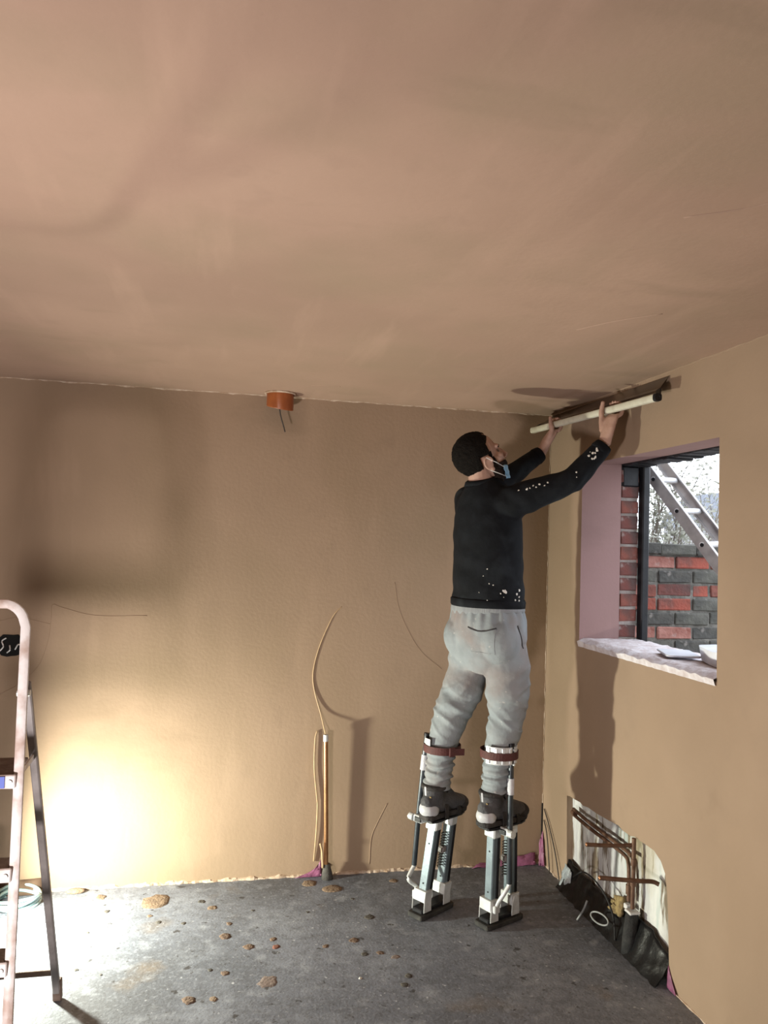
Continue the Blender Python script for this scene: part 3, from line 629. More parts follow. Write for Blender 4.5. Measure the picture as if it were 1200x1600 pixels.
# ------------------------------------------------------------------ stepladder
def stepladder():
    cx = -.77; t = thing('stepladder', (cx, 2.78, 0), 'battered white metal stepladder cut by the left edge of the photo', 'stepladder')
    topz, br = 1.478, .075
    hw = lambda z: .244 - .060*z/1.45          # half width of the front frame
    yf = lambda z: 2.47 + .25*z/1.45           # front frame leans back
    def fr(sx, z): return V((cx + sx*hw(z), yf(z), z))
    # bent front frame: right rail, arch, left rail (flat section)
    path = [fr(1, z) for z in (0.0, .35, .7, 1.05, topz-br)]
    h = hw(topz)
    for i in range(1, 7):
        a = PI/2*i/7; path.append(V((cx + h - br + br*math.cos(a), yf(topz-br+br*math.sin(a)), topz-br+br*math.sin(a))))
    left = [V((2*cx-p.x, p.y, p.z)) for p in reversed(path)]
    allp = path + left
    fm = MB(); fm.loft(allp, [(.0105, .0150)]*len(allp), (0, 1, .0), 12, pw=.55)
    fm.build('front_frame', M_TIN, t, auto=40)
    for k, z in enumerate((.185, .435, .69, .955)):
        y0 = yf(z); w_ = hw(z)*2 - .03; dpt = .085 if k < 3 else .20
        sm = MB(); sm.box((cx, y0 + dpt/2-.012, z), (w_, dpt, .012))
        st = sm.build('step' if k < 3 else 'platform', M_STEPTOP, t, bevel=.003)
        MB().box((cx, y0-.018, z-.014), (w_+.02, .010, .042)).build('step_lip', M_TIN, st, bevel=.003)
        MB().box((cx, y0 + dpt-.012, z-.010), (w_, .006, .03)).build('rear_lip', M_TINDARK, st, bevel=.002)
        for sx in (-1, 1):
            MB().tube([(cx+sx*(w_/2-.006), y0-.022, z-.015), (cx+sx*(w_/2-.006), y0-.028, z-.015)], .0075, 12).build('bolt', M_ALU, st, auto=40)
        if k == 3:
            MB().box((cx+w_/2-.035, y0-.0245, z-.014), (.03, .004, .035)).build('blue_tape', M_BLUE, st)
    yr = lambda z: 2.76 + (3.12-2.76)*(1.22-z)/1.22
    xr_ = lambda z: .186 + .085*(1.22-z)/1.22
    for sx in (-1, 1):
        a = V((cx+sx*xr_(1.22), yr(1.22), 1.22)); b = V((cx+sx*xr_(.03), yr(.03), .03))
        rl = MB().bar(a, b, .026, .022, (1, 0, 0)).build('rear_leg', M_TINDARK, t, bevel=.004)
        MB().bar(b + V((0, 0, .05)) - V((0, .004, 0)), V((cx+sx*(xr_(0)), yr(0), 0)), .031, .028, (1, 0, 0)).build('rubber_foot', M_STEPTOP, rl, bevel=.004)
        MB().tube([a+V((sx*.02, -.03, -.03)), a+V((-sx*.02, -.03, -.03))], .01, 10).build('hinge_pin', M_ALU, rl, auto=40)
        p = fr(sx, .955); q = V((cx+sx*xr_(.96), yr(.96), .96))
        MB().bar(p, q, .018, .006, (0, 0, 1)).build('side_stay', M_TIN, t)
        MB().bar(fr(sx, .035), fr(sx, .0), .036, .03, (1, 0, 0)).build('front_foot', M_RUBBER, t, bevel=.003)
        MB().bar(V((cx+sx*.19, yf(1.2), 1.2)), V((cx+sx*.187, yr(1.2), 1.2)), .05, .008, (0, 0, 1)).build('hinge_plate', M_TINDARK, t)
    zz = .115
    MB().bar((cx-xr_(zz), yr(zz), zz), (cx+xr_(zz), yr(zz), zz), .020, .012, (0, 0, 1)).build('rear_crossbar', M_STEPTOP, t, bevel=.003)
    return t
stepladder()

# ------------------------------------------------------------------ drywall stilts
def stilt(org, head, side, lean, label):
    """side=+1: the calf tube is on the wearer's left"""
    c_, s_ = math.cos(head), math.sin(head); O = V((*org, 0)); ln = V((*lean, 0))
    X, Y, Z = V((c_, s_, 0)), V((-s_, c_, 0)), V((0, 0, 1))
    W = lambda x, y, z: O + X*x + Y*y + Z*z + ln*max(0, z-.06)
    ZA = (Z + ln).normalized()
    t = thing('drywall_stilt', O, label, 'stilt', 'pair of drywall stilts')
    so = MB(); so.plate([(-.118, -.040), (-.10, -.048), (.10, -.048), (.118, -.038), (.118, .038), (.10, .048), (-.10, .048), (-.118, .040)], .022, O, (X, Y, Z)); so.build('rubber_sole', M_RUBBER, t, bevel=.004)
    MB().box(O+Z*.031, (.20, .062, .02), (X, Y, Z)).build('base_plate', M_BLACKP, t, bevel=.004)
    for e in (-1, 1):
        bx_ = .068*e
        bm_ = MB()
        for sd in (-1, 1):
            bm_.plate([(-.026, 0), (.026, 0), (.024, .05), (.012, .085), (-.012, .085), (-.024, .05)], .005, O + X*bx_ + Y*(sd*.036-.0025) + Z*.028, (X, Z, Y))
        bm_.box(O + X*(bx_+.0) + Z*.098 + ln*.04, (.05, .072, .05), (X, Y, ZA))
        bm_.build('ankle_bracket', M_ALU, t, bevel=.002)
        a, b = W(.062*e, 0, .10), W(.055*e, 0, .435)
        st = MB().bar(a, b, .030, .046, X).build('strut', M_STEEL, t, bevel=.004)
        MB().bar(a + X*.019 - Y*.004, b + X*.019 - Y*.004, .016, .044, X).build('strut_channel', M_BLACKP, st, bevel=.002)
        for zz in (.15, .33):
            f = (zz-.10)/.335; MB().tube([a.lerp(b, f) - X*.0155, a.lerp(b, f) - X*.0165], .004, 8).build('adjust_hole', M_HOLLOW, st)
        MB().box(W(.055*e, 0, .415), (.046, .068, .045), (X, Y, ZA)).build('top_bracket', M_ALU, t, bevel=.006)
        # spring with plaster crust
        sp = []; rr = .010
        for i in range(90):
            z = .20 + .16*i/89; q = W(.060*e - .004, 0, z); q = q + X*(.030 + rr*math.cos(i*.9))*(-e) + Y*rr*math.sin(i*.9); sp.append(q)
        MB().tube(sp, .0025, 5).build('spring', M_RUBBER, t, smooth=True)
        MB().box(W(.060*e-.030*e, 0, .28), (.03, .035, .03), (X, Y, ZA)).build('spring_clip', M_TINDARK, t, bevel=.006)
    MB().bar(W(-.012, 0, .19), W(-.010, 0, .41), .008, .012, X).build('spring_rod', M_ALU, t)
    fp = MB(); fp.plate([(-.115, -.036), (-.09, -.044), (.09, -.046), (.125, -.034), (.125, .034), (.09, .046), (-.09, .044), (-.115, .036)], .010, W(0, 0, .437), (X, Y, Z)); fp.build('foot_plate', M_BLACKP, t, bevel=.002)
    MB().box(W(-.112, 0, .45), (.008, .06, .03), (X, Y, Z)).build('heel_stop', M_BLACKP, t, bevel=.003)
    # clamp and calf tube
    ty = side*.082
    tx = -.082 if side > 0 else -.03
    cl = MB().box(W(tx, side*.064, .432), (.045, .055, .034), (X, Y, Z)).build('tube_clamp', M_ALU, t, bevel=.005)
    MB().tube([W(tx-.015, side*.095, .432), W(tx-.015, side*.118, .434)], .017, 14).build('clamp_knob', M_ALU, cl, auto=40)
    MB().box(W(tx-.022, side*.06, .432), (.012, .04, .022), (X, Y, Z)).build('clamp_slot', M_BLACKP, cl, bevel=.002)
    MB().tube([W(tx+(.022 if side > 0 else .004), ty, .205), W(tx, ty, .5), W(tx-(.014 if side > 0 else .002), ty, .822)], .0125, 14).build('calf_tube', M_TUBE, t, auto=40)
    MB().tube([W(tx-(.014 if side > 0 else .002), ty, .815), W(tx-(.014 if side > 0 else .002), ty, .826)], .0145, 14).build('tube_cap', M_BLACKP, t, auto=40)
    MB().tube(bez([W(tx+(.021 if side > 0 else .004), ty, .23), W(tx+(.022 if side > 0 else .004), ty, .20), W(tx-.02, ty*.85, .155), W(-.062, ty*.62, .115), W(-.068, ty*.5, .085)], 6), .0098, 12).build('lower_tube', M_ALU, t, smooth=True)
    MB().box(W(-.066, ty*.53, .088), (.034, .022, .034), (X, Y, Z)).build('tube_foot', M_ALU, t, bevel=.004)
    tz = (.655, .725) if side > 0 else (.60, .672)
    MB().tube([W(tx-(.007 if side > 0 else 0), ty, tz[0]), W(tx-(.008 if side > 0 else 0), ty, (tz[0]+tz[1])/2), W(tx-(.009 if side > 0 else 0), ty, tz[1])], .0155, 14).build('tape_wrap', M_TAPE, t, auto=40)
    for zz in (.735, .80):
        MB().tube([W(tx, ty+side*.02, zz), W(tx, side*.05, zz)], .005, 8).build('plate_bolt', M_ALU, t, auto=40)
    return t, W, X, Y
ST_L, WL, XLs, YLs = stilt((1.055, 3.592), math.radians(33), 1, (.105, -.03), 'left drywall stilt, the one nearer the copper pipe')
ST_R, WRr, XRs, YRs = stilt((1.337, 3.448), math.radians(25), -1, (.0, .0), 'right drywall stilt, the one nearer the wall corner')

# ------------------------------------------------------------------ the plasterer
PF, PR = V((math.cos(math.radians(30)), math.sin(math.radians(30)), 0)), V((math.sin(math.radians(30)), -math.cos(math.radians(30)), 0))
UP = V((0, 0, 1))
man = thing('person', (1.25, 3.5, .45), 'person on stilts in black sweatshirt and grey joggers reaching to the ceiling', 'person')
FL, FR = WL(0, 0, .448), WRr(0, 0, .448)
ankL, ankR = FL - XLs*.055 + UP*.10, FR - XRs*.055 + UP*.10
legL = [V((1.225, 3.57, 1.24)), V((1.185, 3.575, 1.10)), V((1.118, 3.572, .935)), V((1.085, 3.562, .80)), V((1.070, 3.556, .70)), ankL]
legR = [V((1.315, 3.43, 1.24)), V((1.333, 3.425, 1.10)), V((1.342, 3.43, .945)), V((1.318, 3.425, .80)), V((1.300, 3.42, .70)), ankR]
shL, shR = V((1.195, 3.635, 1.935)), V((1.335, 3.355, 1.925))
elL, wrL = V((1.435, 3.715, 2.065)), V((1.605, 3.712, 2.195))
elR, wrR = V((1.545, 3.215, 2.015)), V((1.672, 3.172, 2.178))
H0, H1 = V((1.646, 3.90, 2.343)), V((1.727, 2.85, 2.335))       # handle of the skimming blade
hdir = (H1-H0).normalized()
def onbar(y): return H0.lerp(H1, (y-H0.y)/(H1.y-H0.y))
HC = V((1.208, 3.488, 2.124))                                   # head centre
hy, hp = math.radians(2), math.radians(27); HK = 1.09
hf = V((math.cos(hy)*math.cos(hp), math.sin(hy)*math.cos(hp), math.sin(hp))); hr = V((math.sin(hy), -math.cos(hy), 0)); hu = hr.cross(hf)
HAX = (hf*HK, hr*HK, hu*HK)
def hd(f, r, u): return HC + (hf*f + hr*r + hu*u)*HK
def mixpath(P, r):
    pts = bez(P, 4); return pts
B = MB()
# head
B.ell(hd(-.018, 0, .028), (.098, .076, .092), HAX)
B.ell(hd(.030, 0, -.035), (.064, .060, .080), HAX)
B.ell(hd(.052, 0, -.092), (.040, .040, .028), HAX)
B.ell(hd(.072, 0, .024), (.018, .052, .014), HAX)
B.ell(hd(.060, .038, -.020), (.026, .020, .018), HAX); B.ell(hd(.060, -.038, -.020), (.026, .020, .018), HAX)
B.loft([hd(.080, 0, .016), hd(.098, 0, -.008), hd(.112, 0, -.028), hd(.100, 0, -.038)], [(.009, .012), (.011, .013), (.017, .012), (.014, .008)], hr, 10)
B.ell(hd(.090, 0, -.056), (.010, .024, .006), HAX); B.ell(hd(.088, 0, -.066), (.010, .021, .007), HAX)
for s in (-1, 1):
    e = [hd(-.008 + .018*math.cos(a), s*(.079 + .007*math.cos(a*.5)), -.026 + .027*math.sin(a)) for a in [i/16*2*PI for i in range(17)]]
    B.loft(e, .0055, hr, 8); B.ell(hd(-.004, s*.074, -.030), (.018, .008, .026), HAX)
    B.ell(hd(.0, s*.079, -.057), (.009, .006, .010), HAX)
# neck, trunk
B.loft([V((1.222, 3.497, 1.90)), V((1.218, 3.495, 1.99)), V((1.208, 3.49, 2.05)), hd(-.022, 0, -.03)], [(.085, .075), (.062, .062), (.058, .060), (.056, .058)], PR, 18)
torso = [(1.255, 3.50, 1.16), (1.262, 3.50, 1.25), (1.264, 3.50, 1.40), (1.258, 3.50, 1.55), (1.255, 3.50, 1.72), (1.25, 3.50, 1.85), (1.235, 3.498, 1.95)]
B.loft(torso, [(.13, .10), (.168, .125), (.148, .115), (.150, .115), (.160, .118), (.150, .105), (.09, .08)], PR, 24)
B.loft([shL, elL], [.050, .040], n=14); B.loft([elL, wrL], [.040, .029], n=14)
B.loft([shR, elR], [.050, .040], n=14); B.loft([elR, wrR], [.040, .029], n=14)
B.loft([V((1.225, 3.545, 1.9)), shL], [.07, .052]); B.loft([V((1.275, 3.45, 1.9)), shR], [.07, .052])
for s in (shL, shR): B.ell(s, (.055, .055, .055))
for e in (elL, elR): B.ell(e, (.040, .040, .040))
for leg in (legL, legR):
    B.loft(leg, [.080, .072, .052, .050, .042, .036], PR, 16)
# hands
def hand(wr, yc, thumb_side):
    """palm under the bar, four fingers behind it (wall side), thumb in front; thumb_side=+1 -> thumb towards +Y"""
    c = onbar(yc); along = -hdir*thumb_side if hdir.y < 0 else hdir*thumb_side     # from pinkie to thumb
    if along.y*thumb_side < 0: along = -along
    k = c + V((-.006, 0, -.036)); pc = wr.lerp(k, .55)
    B.loft([wr, wr.lerp(k, .25), wr.lerp(k, .6), k + V((.004, 0, -.004)), k+V((.012, 0, .010))], [(.030, .025), (.036, .024), (.045, .022), (.045, .018), (.040, .012)], hdir, 16)
    for i, (off, L) in enumerate(((.030, .95), (.010, 1.04), (-.011, 1.0), (-.031, .82))):
        b0 = c + along*off
        pts = [b0 + V((-.002, 0, -.034)), b0 + V((.020, 0, -.028)), b0 + V((.031, 0, -.006)), b0 + V((.028, 0, .016*L)), b0 + V((.012, 0, .030*L)), b0 + V((.004, 0, .031*L))]
        B.loft(bez(pts, 3), [.0098]*6 + [.009]*6 + [.0085]*3 + [.006], hdir, 10)
    th0 = pc + along*.026 + V((-.010, 0, -.004))
    pts = [th0, k + along*.040 + V((-.020, 0, .002)), c + along*.037 + V((-.030, 0, -.004)), c + along*.030 + V((-.029, 0, .022)), c + along*.027 + V((-.027, 0, .040))]
    B.loft(bez(pts, 3), [.015]*3 + [.0125]*3 + [.0108]*3 + [.0098]*3 + [.0068], hdir, 10)
hand(wrR, 3.165, 1)
hand(wrL, 3.70, -1)
# feet inside the shoes
for ft, X_ in ((FL, XLs), (FR, XRs)):
    B.loft([ft - X_*.09 + UP*.05, ft - X_*.055 + UP*.06, ft + UP*.05, ft + X_*.08 + UP*.035], [(.025, .03), (.03, .035), (.032, .03), (.03, .015)], X_.cross(UP), 12)
body = B.build('body', M_SKIN, man)
remesh(body, .0042, 3, .5)

# sweatshirt
S = MB()
S.loft([(1.262, 3.50, 1.432), (1.263, 3.50, 1.47), (1.262, 3.50, 1.55), (1.258, 3.50, 1.66), (1.255, 3.50, 1.77), (1.25, 3.50, 1.86), (1.24, 3.498, 1.94), (1.226, 3.496, 1.985), (1.215, 3.494, 2.018)],
       [(.178, .150), (.182, .154), (.176, .148), (.174, .144), (.178, .143), (.172, .134), (.150, .115), (.112, .097), (.078, .078)], PR, 32)
S.loft([V((1.225, 3.545, 1.885)), V((1.19, 3.60, 1.905)), shL], [.095, .080, .064]); S.loft([V((1.275, 3.45, 1.885)), V((1.31, 3.40, 1.90)), shR], [.098, .090, .080])
for s, e, w_ in ((shL, elL, wrL), (shR, elR, wrR)):
    rs_ = .068 if s is shL else .077
    S.loft([s, s.lerp(e, .3), s.lerp(e, .7), e], [rs_, rs_-.004, .062, .054], n=20); S.ell(e, (.055, .055, .055)); S.ell(s, (rs_, rs_, rs_))
    S.loft([e, e.lerp(w_, .4), e.lerp(w_, .82), e.lerp(w_, .93)], [.054, .050, .043, .041], n=20)
shirt = S.build('sweatshirt', M_SHIRT, man); remesh(shirt, .007, 8, .5)
def shirt_fold(p, n):
    a = 0
    if p.z < 1.68:
        k = min(1, (1.68-p.z)/.15); ph = p.z*46 + (p-V((1.25, 3.5, 0))).dot(PR)*12
        a += k*.0065*math.sin(ph + 2*noise.noise(p*5)) * (.6+.4*noise.noise(p*7))
    a += .004*noise.noise(p*16)
    d = (p-elR).length
    if d < .12: a += .006*math.sin(p.x*95 - p.z*60)*(1-d/.12)
    d = (p-elL).length
    if d < .12: a += .006*math.sin(p.x*95 - p.z*60)*(1-d/.12)
    d = (p-shR).length
    if d < .14: a += .005*math.sin(p.x*60 + p.z*70)*(1-d/.14)
    return a
displace(shirt, shirt_fold)
for e, w_ in ((elL, wrL), (elR, wrR)):
    d = (w_-e).normalized()
    MB().loft([e.lerp(w_, .82), e.lerp(w_, .86), e.lerp(w_, .97), e.lerp(w_, 1.0)], [.043, .0445, .040, .037], n=24).build('cuff', M_SHIRT, shirt, smooth=True)
MB().loft([(1.262, 3.50, 1.428), (1.262, 3.50, 1.435), (1.263, 3.50, 1.462), (1.263, 3.50, 1.47)], [(.180, .152), (.186, .158), (.187, .159), (.182, .153)], PR, 48).build('hem_band', M_SHIRT, shirt, smooth=True)
MB().loft([(1.216, 3.495, 2.000), (1.213, 3.494, 2.022), (1.211, 3.493, 2.030)], [(.084, .082), (.076, .074), (.066, .066)], PR, 32).build('collar', M_SHIRT, shirt, smooth=True)

# joggers
J = MB()
J.loft([(1.262, 3.50, 1.462), (1.262, 3.50, 1.43), (1.264, 3.498, 1.37), (1.265, 3.496, 1.29), (1.262, 3.495, 1.20), (1.258, 3.495, 1.13)],
       [(.170, .142), (.176, .146), (.192, .156), (.196, .160), (.178, .145), (.12, .10)], PR, 32)
for s, c in ((1, V((1.325, 3.40, 1.285))), (-1, V((1.215, 3.575, 1.285)))): J.ell(c - PF*.055, (.098, .098, .112))
J.loft(bez([legL[0], V((1.20, 3.575, 1.12)), V((1.158, 3.574, 1.00)), V((1.122, 3.572, .925)), V((1.094, 3.565, .82)), V((1.075, 3.558, .74))], 4), [.110]*4 + [.096]*4 + [.081]*4 + [.074]*4 + [.070]*4 + [.067], PR, 24)
J.loft(bez([legR[0], V((1.337, 3.42, 1.12)), V((1.347, 3.425, 1.00)), V((1.345, 3.43, .925)), V((1.322, 3.428, .82)), V((1.306, 3.422, .74))], 4), [.112]*4 + [.099]*4 + [.083]*4 + [.075]*4 + [.070]*4 + [.067], PR, 24)
def cuffs(a, b):
    pts = []; rr = []
    for i in range(25):
        f = i/24; pts.append(a.lerp(b, f)); rr.append(.069 - .010*f + .0055*math.sin(f*PI*2*3.6))
    J.loft(pts, rr, PR, 24)
cuffs(V((1.075, 3.558, .75)), ankL + UP*.035 + XLs*.008); cuffs(V((1.306, 3.422, .75)), ankR + UP*.045 + XRs*.008)
jog = J.build('joggers', M_JOG, man); remesh(jog, .006, 6, .5)
def jog_fold(p, n):
    a = .0045*noise.noise(p*9)
    kz = math.exp(-((p.z-.95)/.11)**2); lat = (p.x*.945-p.y*.326)
    q = V(((p.z+.55*lat)*17, lat*5, p.y*4)); rdg = 1-abs(noise.noise(q))*3.2
    a += kz*.010*max(0, rdg)
    q = V(((p.z-.7*lat)*12, lat*4, p.y*3)); rdg = 1-abs(noise.noise(q))*3.0
    a += .006*max(0, rdg)*max(0, min(1, (1.2-p.z)/.1))*max(0, min(1, (p.z-.8)/.1))
    kz = max(0, min(1, (p.z-1.30)/.1)); ang_ = math.atan2((p-V((1.263, 3.5, 0))).dot(PF), (p-V((1.263, 3.5, 0))).dot(PR))
    a += kz*.004*math.sin(ang_*22 + noise.noise(p*3)*3)
    if p.z < .76: a += .004*math.sin(p.z*210 + math.sin(p.x*40+p.y*30)*1.5 + 3*noise.noise(p*6))
    return a
displace(jog, jog_fold)
MB().loft([(1.262, 3.50, 1.468), (1.262, 3.50, 1.46), (1.2625, 3.50, 1.415), (1.263, 3.499, 1.40)], [(.168, .142), (.181, .152), (.186, .155), (.180, .150)], PR, 48).build('waistband', M_JOGRIB, jog, smooth=True)
off = V(man.location)
bvh = BVHTree.FromPolygons([v.co + off for v in jog.data.vertices], [tuple(p.vertices) for p in jog.data.polygons])
def onjog(lat, z):
    """point on the seat of the joggers, lat metres to the wearer's right"""
    o_ = V((1.263, 3.5, z)) + PR*lat - PF*.6; h = bvh.ray_cast(o_, PF)[0]; return h if h else o_ + PF*.45
def onside(f, z):
    o_ = V((1.263, 3.5, z)) + PF*f + PR*.6; h = bvh.ray_cast(o_, -PR)[0]; return h if h else o_ - PR*.4
pk_ = [onjog(.02 + .135*i/10, 1.352 - .020*math.sin(PI*(i+1.5)/11.5) - .004*i/10) - PF*.001 for i in range(11)]
MB().tube(pk_, .0032, 6).build('pocket_slit', M_DARKLINE, jog, smooth=True)
pk2 = [onside(-.02 + .04*i/8, 1.36 - .105*i/8) + PR*.0005 for i in range(9)]
MB().tube(pk2, .0028, 6).build('side_pocket', M_DARKLINE, jog, smooth=True)
pk3 = [onjog(.158, 1.345 - .11*i/8) for i in range(9)] + [onjog(.158-.12*i/6, 1.235) for i in range(1, 7)]
MB().tube(pk3, .0016, 6).build('pocket_seam', M_JOGRIB, jog, smooth=True)

# white plaster flecks on the sleeves
sb_ = BVHTree.FromPolygons([v.co + off for v in shirt.data.vertices], [tuple(p.vertices) for p in shirt.data.polygons])
R_ = random.Random(9); fk = MB(); near = V((-.42, -.9, .15)).normalized()
def fleck(p0, r):
    o_ = p0 + near*.3; h, nn_, _, _ = sb_.ray_cast(o_, -near)
    if h is None: return
    a = nn_.orthogonal().normalized(); b = nn_.cross(a); k = 8
    vs = [h + nn_*.0015 + a*r*math.cos(2*PI*i/k)*R_.uniform(.6, 1.3) + b*r*math.sin(2*PI*i/k)*R_.uniform(.6, 1.3) for i in range(k)] + [h + nn_*.003]
    fk.add(vs, [(i, (i+1) % k, k) for i in range(k)])
for i in range(15):
    q = R_.random(); p = (elR.lerp(wrR, q) if i % 2 else elR.lerp(wrR, .55+.4*q)); fleck(p + V((R_.uniform(-.02, .02), 0, R_.uniform(-.035, .035))), R_.uniform(.002, .006))
for x_, z_ in ((1.40, 1.965), (1.385, 1.955), (1.415, 1.958), (1.43, 1.97), (1.37, 1.952), (1.455, 1.962), (1.47, 1.975), (1.33, 1.95)): fleck(V((x_, 3.31, z_+.012)), R_.uniform(.003, .005))
for i in range(9): fleck(V((1.36+R_.uniform(-.03, .05), 3.45, 1.45+R_.uniform(0, .05))), R_.uniform(.003, .007))
for i in range(8): fleck(V((1.22+R_.uniform(-.05, .1), 3.4, 1.46+R_.uniform(0, .16))), R_.uniform(.002, .004))
fk.build('plaster_flecks', M_SLEEVE, shirt)['kind'] = 'stuff'

# hair, beard, mask
def shell(name, c, rad, keep, M, parent, th, amp, nu=72, nv=44):
    mb = MB(); mb.ell(c, rad, HAX, nu, nv); ok = []
    for v in mb.v:
        d = (v-HC)/HK; ok.append(keep(d.dot(hf), d.dot(hr), d.dot(hu)))
    fs = [f for f in mb.f if all(ok[i] for i in f)]
    used = sorted({i for f in fs for i in f}); mp = {i: k for k, i in enumerate(used)}
    out = []; inn = []
    for i in used:
        v = mb.v[i]; n = (v-c).normalized(); out.append(v + n*(amp*noise.noise(v*70) + amp*.6*noise.noise(v*160))); inn.append(v - n*th)
    N = len(used); F = [tuple(mp[i] for i in f) for f in fs]; cnt = {}
    for f in F:
        for a, b in zip(f, f[1:]+f[:1]): cnt[(a, b)] = 1
    G = F + [tuple(N+i for i in reversed(f)) for f in F] + [(a, N+a, N+b, b) for (a, b) in cnt if (b, a) not in cnt]
    m2 = MB(); m2.add(out+inn, G); return m2.build(name, M, parent, smooth=True)
def hairkeep(f, r, u):
    a = abs(r)
    if f < -.028: return u > -.070 + max(0, f+.06)*.4          # back of the head down to the nape
    if a > .040:
        if u > .050: return f < .018 + (u-.05)*1.0     # side above the temple
        if u > .018: return f < .022
        return u > -.032 and .006 < f < .028 or (u > .006 and f < .02)   # sideburn
    return u > .05 and f < .060 - a*.75
shell('hair', hd(-.0195, 0, .029), (.1015, .0800, .0965), hairkeep, M_HAIR, man, .012, .0028, 110, 70)
def beardkeep(f, r, u):
    if u > -.040: return abs(r) > .047 and f < .040 and f > .012 and u < .0
    if abs(r) < .03 and u > -.05: return False
    if abs(r) < .022 and -.075 < u and f > .06: return False
    return f > .0
shell('beard', hd(.030, 0, -.050), (.0685, .066, .083), beardkeep, M_BEARD, man, .010, .004)
for s in (-1, 1): MB().ell(hd(.068, s*.031, .001), (.010, .012, .009), HAX, 12, 8).build('eye', M_EYE, man, smooth=True)
for s in (-1, 1): MB().loft([hd(.083, s*.012, .020), hd(.084, s*.03, .024), hd(.074, s*.050, .018)], [.004, .0055, .003], hu, 8).build('eyebrow', M_HAIR, man, smooth=True)
mk = MB(); vs = []; nu, nv = 28, 8
for j in range(nv+1):
    for i in range(nu+1):
        a = -1.15 + 2.3*i/nu; v = j/nv
        rr = .076 + .006*math.sin(v*PI*5) + .004*math.sin(v*PI)
        p = hd(.028 + .072*math.cos(a)*.9 - .012*v, rr*math.sin(a), -.072 - .058*v + .02*(1-math.cos(a)))
        vs.append(p)
mk.add(vs, [(j*(nu+1)+i, j*(nu+1)+i+1, (j+1)*(nu+1)+i+1, (j+1)*(nu+1)+i) for j in range(nv) for i in range(nu)])
mask = mk.build('face_mask', M_MASK, man, smooth=True)
md = mask.modifiers.new('s', 'SOLIDIFY'); md.thickness = .004
for s in (-1, 1):
    for a, b in (((-.012, .086, .0), (.052, .074, -.070)), ((-.016, .084, -.056), (.040, .078, -.108))):
        MB().tube([hd(a[0], s*a[1], a[2]), hd((a[0]+b[0])/2, s*(a[1]+.003), (a[2]+b[2])/2), hd(b[0], s*b[1], b[2])], .0018, 6).build('ear_loop', M_WHITEP, mask, smooth=True)

# shoes
def shoe(ft, X_, lb_):
    Yv = UP.cross(X_); base = ft + UP*.003
    P = lambda x, y, z: base + X_*x + Yv*y + UP*z
    mb = MB()
    mb.loft([P(-.132, 0, .055), P(-.120, 0, .060), P(-.09, 0, .068), P(-.05, 0, .070), P(0, 0, .062), (P(.05, 0, .052)), P(.10, 0, .044), P(.135, 0, .038), P(.152, 0, .034)],
            [(.018, .030), (.034, .045), (.043, .056), (.046, .060), (.049, .052), (.053, .044), (.053, .034), (.042, .026), (.018, .014)], Yv, 20)
    mb.loft([P(-.062, 0, .06), P(-.066, 0, .11), P(-.072, 0, .145)], [(.048, .060), (.047, .056), (.049, .058)], Yv, 20)
    mb.loft([P(-.02, 0, .10), P(.02, 0, .108), P(.05, 0, .090)], [(.026, .016), (.03, .022), (.03, .014)], Yv, 12)
    o = mb.build('shoe', M_SHOE, man); remesh(o, .005, 5, .5)
    sl = MB(); sl.plate([(-.138, -.025), (-.12, -.043), (-.04, -.044), (.05, -.054), (.115, -.050), (.15, -.025), (.158, 0), (.15, .025), (.115, .05), (.05, .054), (-.04, .044), (-.12, .043), (-.138, .025)], .024, base, (X_, Yv, UP)); sl.build('sole', M_SHOED, o, bevel=.005)
    hp_ = MB(); hp_.ell(P(-.098, 0, .042), (.046, .0475, .042), (X_, Yv, UP), 24, 14); hp_.build('heel_cap', M_HEEL, o, smooth=True)
    tc_ = MB(); tc_.ell(P(.105, 0, .036), (.055, .056, .036), (X_, Yv, UP), 24, 14); tc_.build('toe_cap', M_SHOED, o, smooth=True)
    cl = MB(); cl.ring(P(-.066, 0, .142), .050, .012, (X_, Yv), 28, 10); cl.build('padded_collar', M_SHOED, o, smooth=True)
    MB().bar(P(-.121, 0, .095), P(-.128, 0, .150), .012, .006, Yv).build('pull_tab', M_HEEL, o, bevel=.002)
    for q in range(4):
        x_ = -.005+.024*q; z_ = .125 - .016*q
        MB().tube(bez([P(x_, -.03, z_-.018), P(x_+.004, 0, z_+.008), P(x_, .03, z_-.018)], 5), .0035, 6).build('lace', M_SHOED, o, smooth=True)
    MB().box(P(-.118, -.02, .105), (.004, .016, .006), (X_, Yv, UP)).build('yellow_badge', M_YEL, o)
    for xx, nm in ((.055, 'toe_strap'),):
        pts = [P(xx, .060*math.cos(a), .030 + .072*math.sin(a)) for a in [PI*i/12 for i in range(13)]]
    return o
shoe(FL, XLs, 'l'); shoe(FR, XRs, 'r')
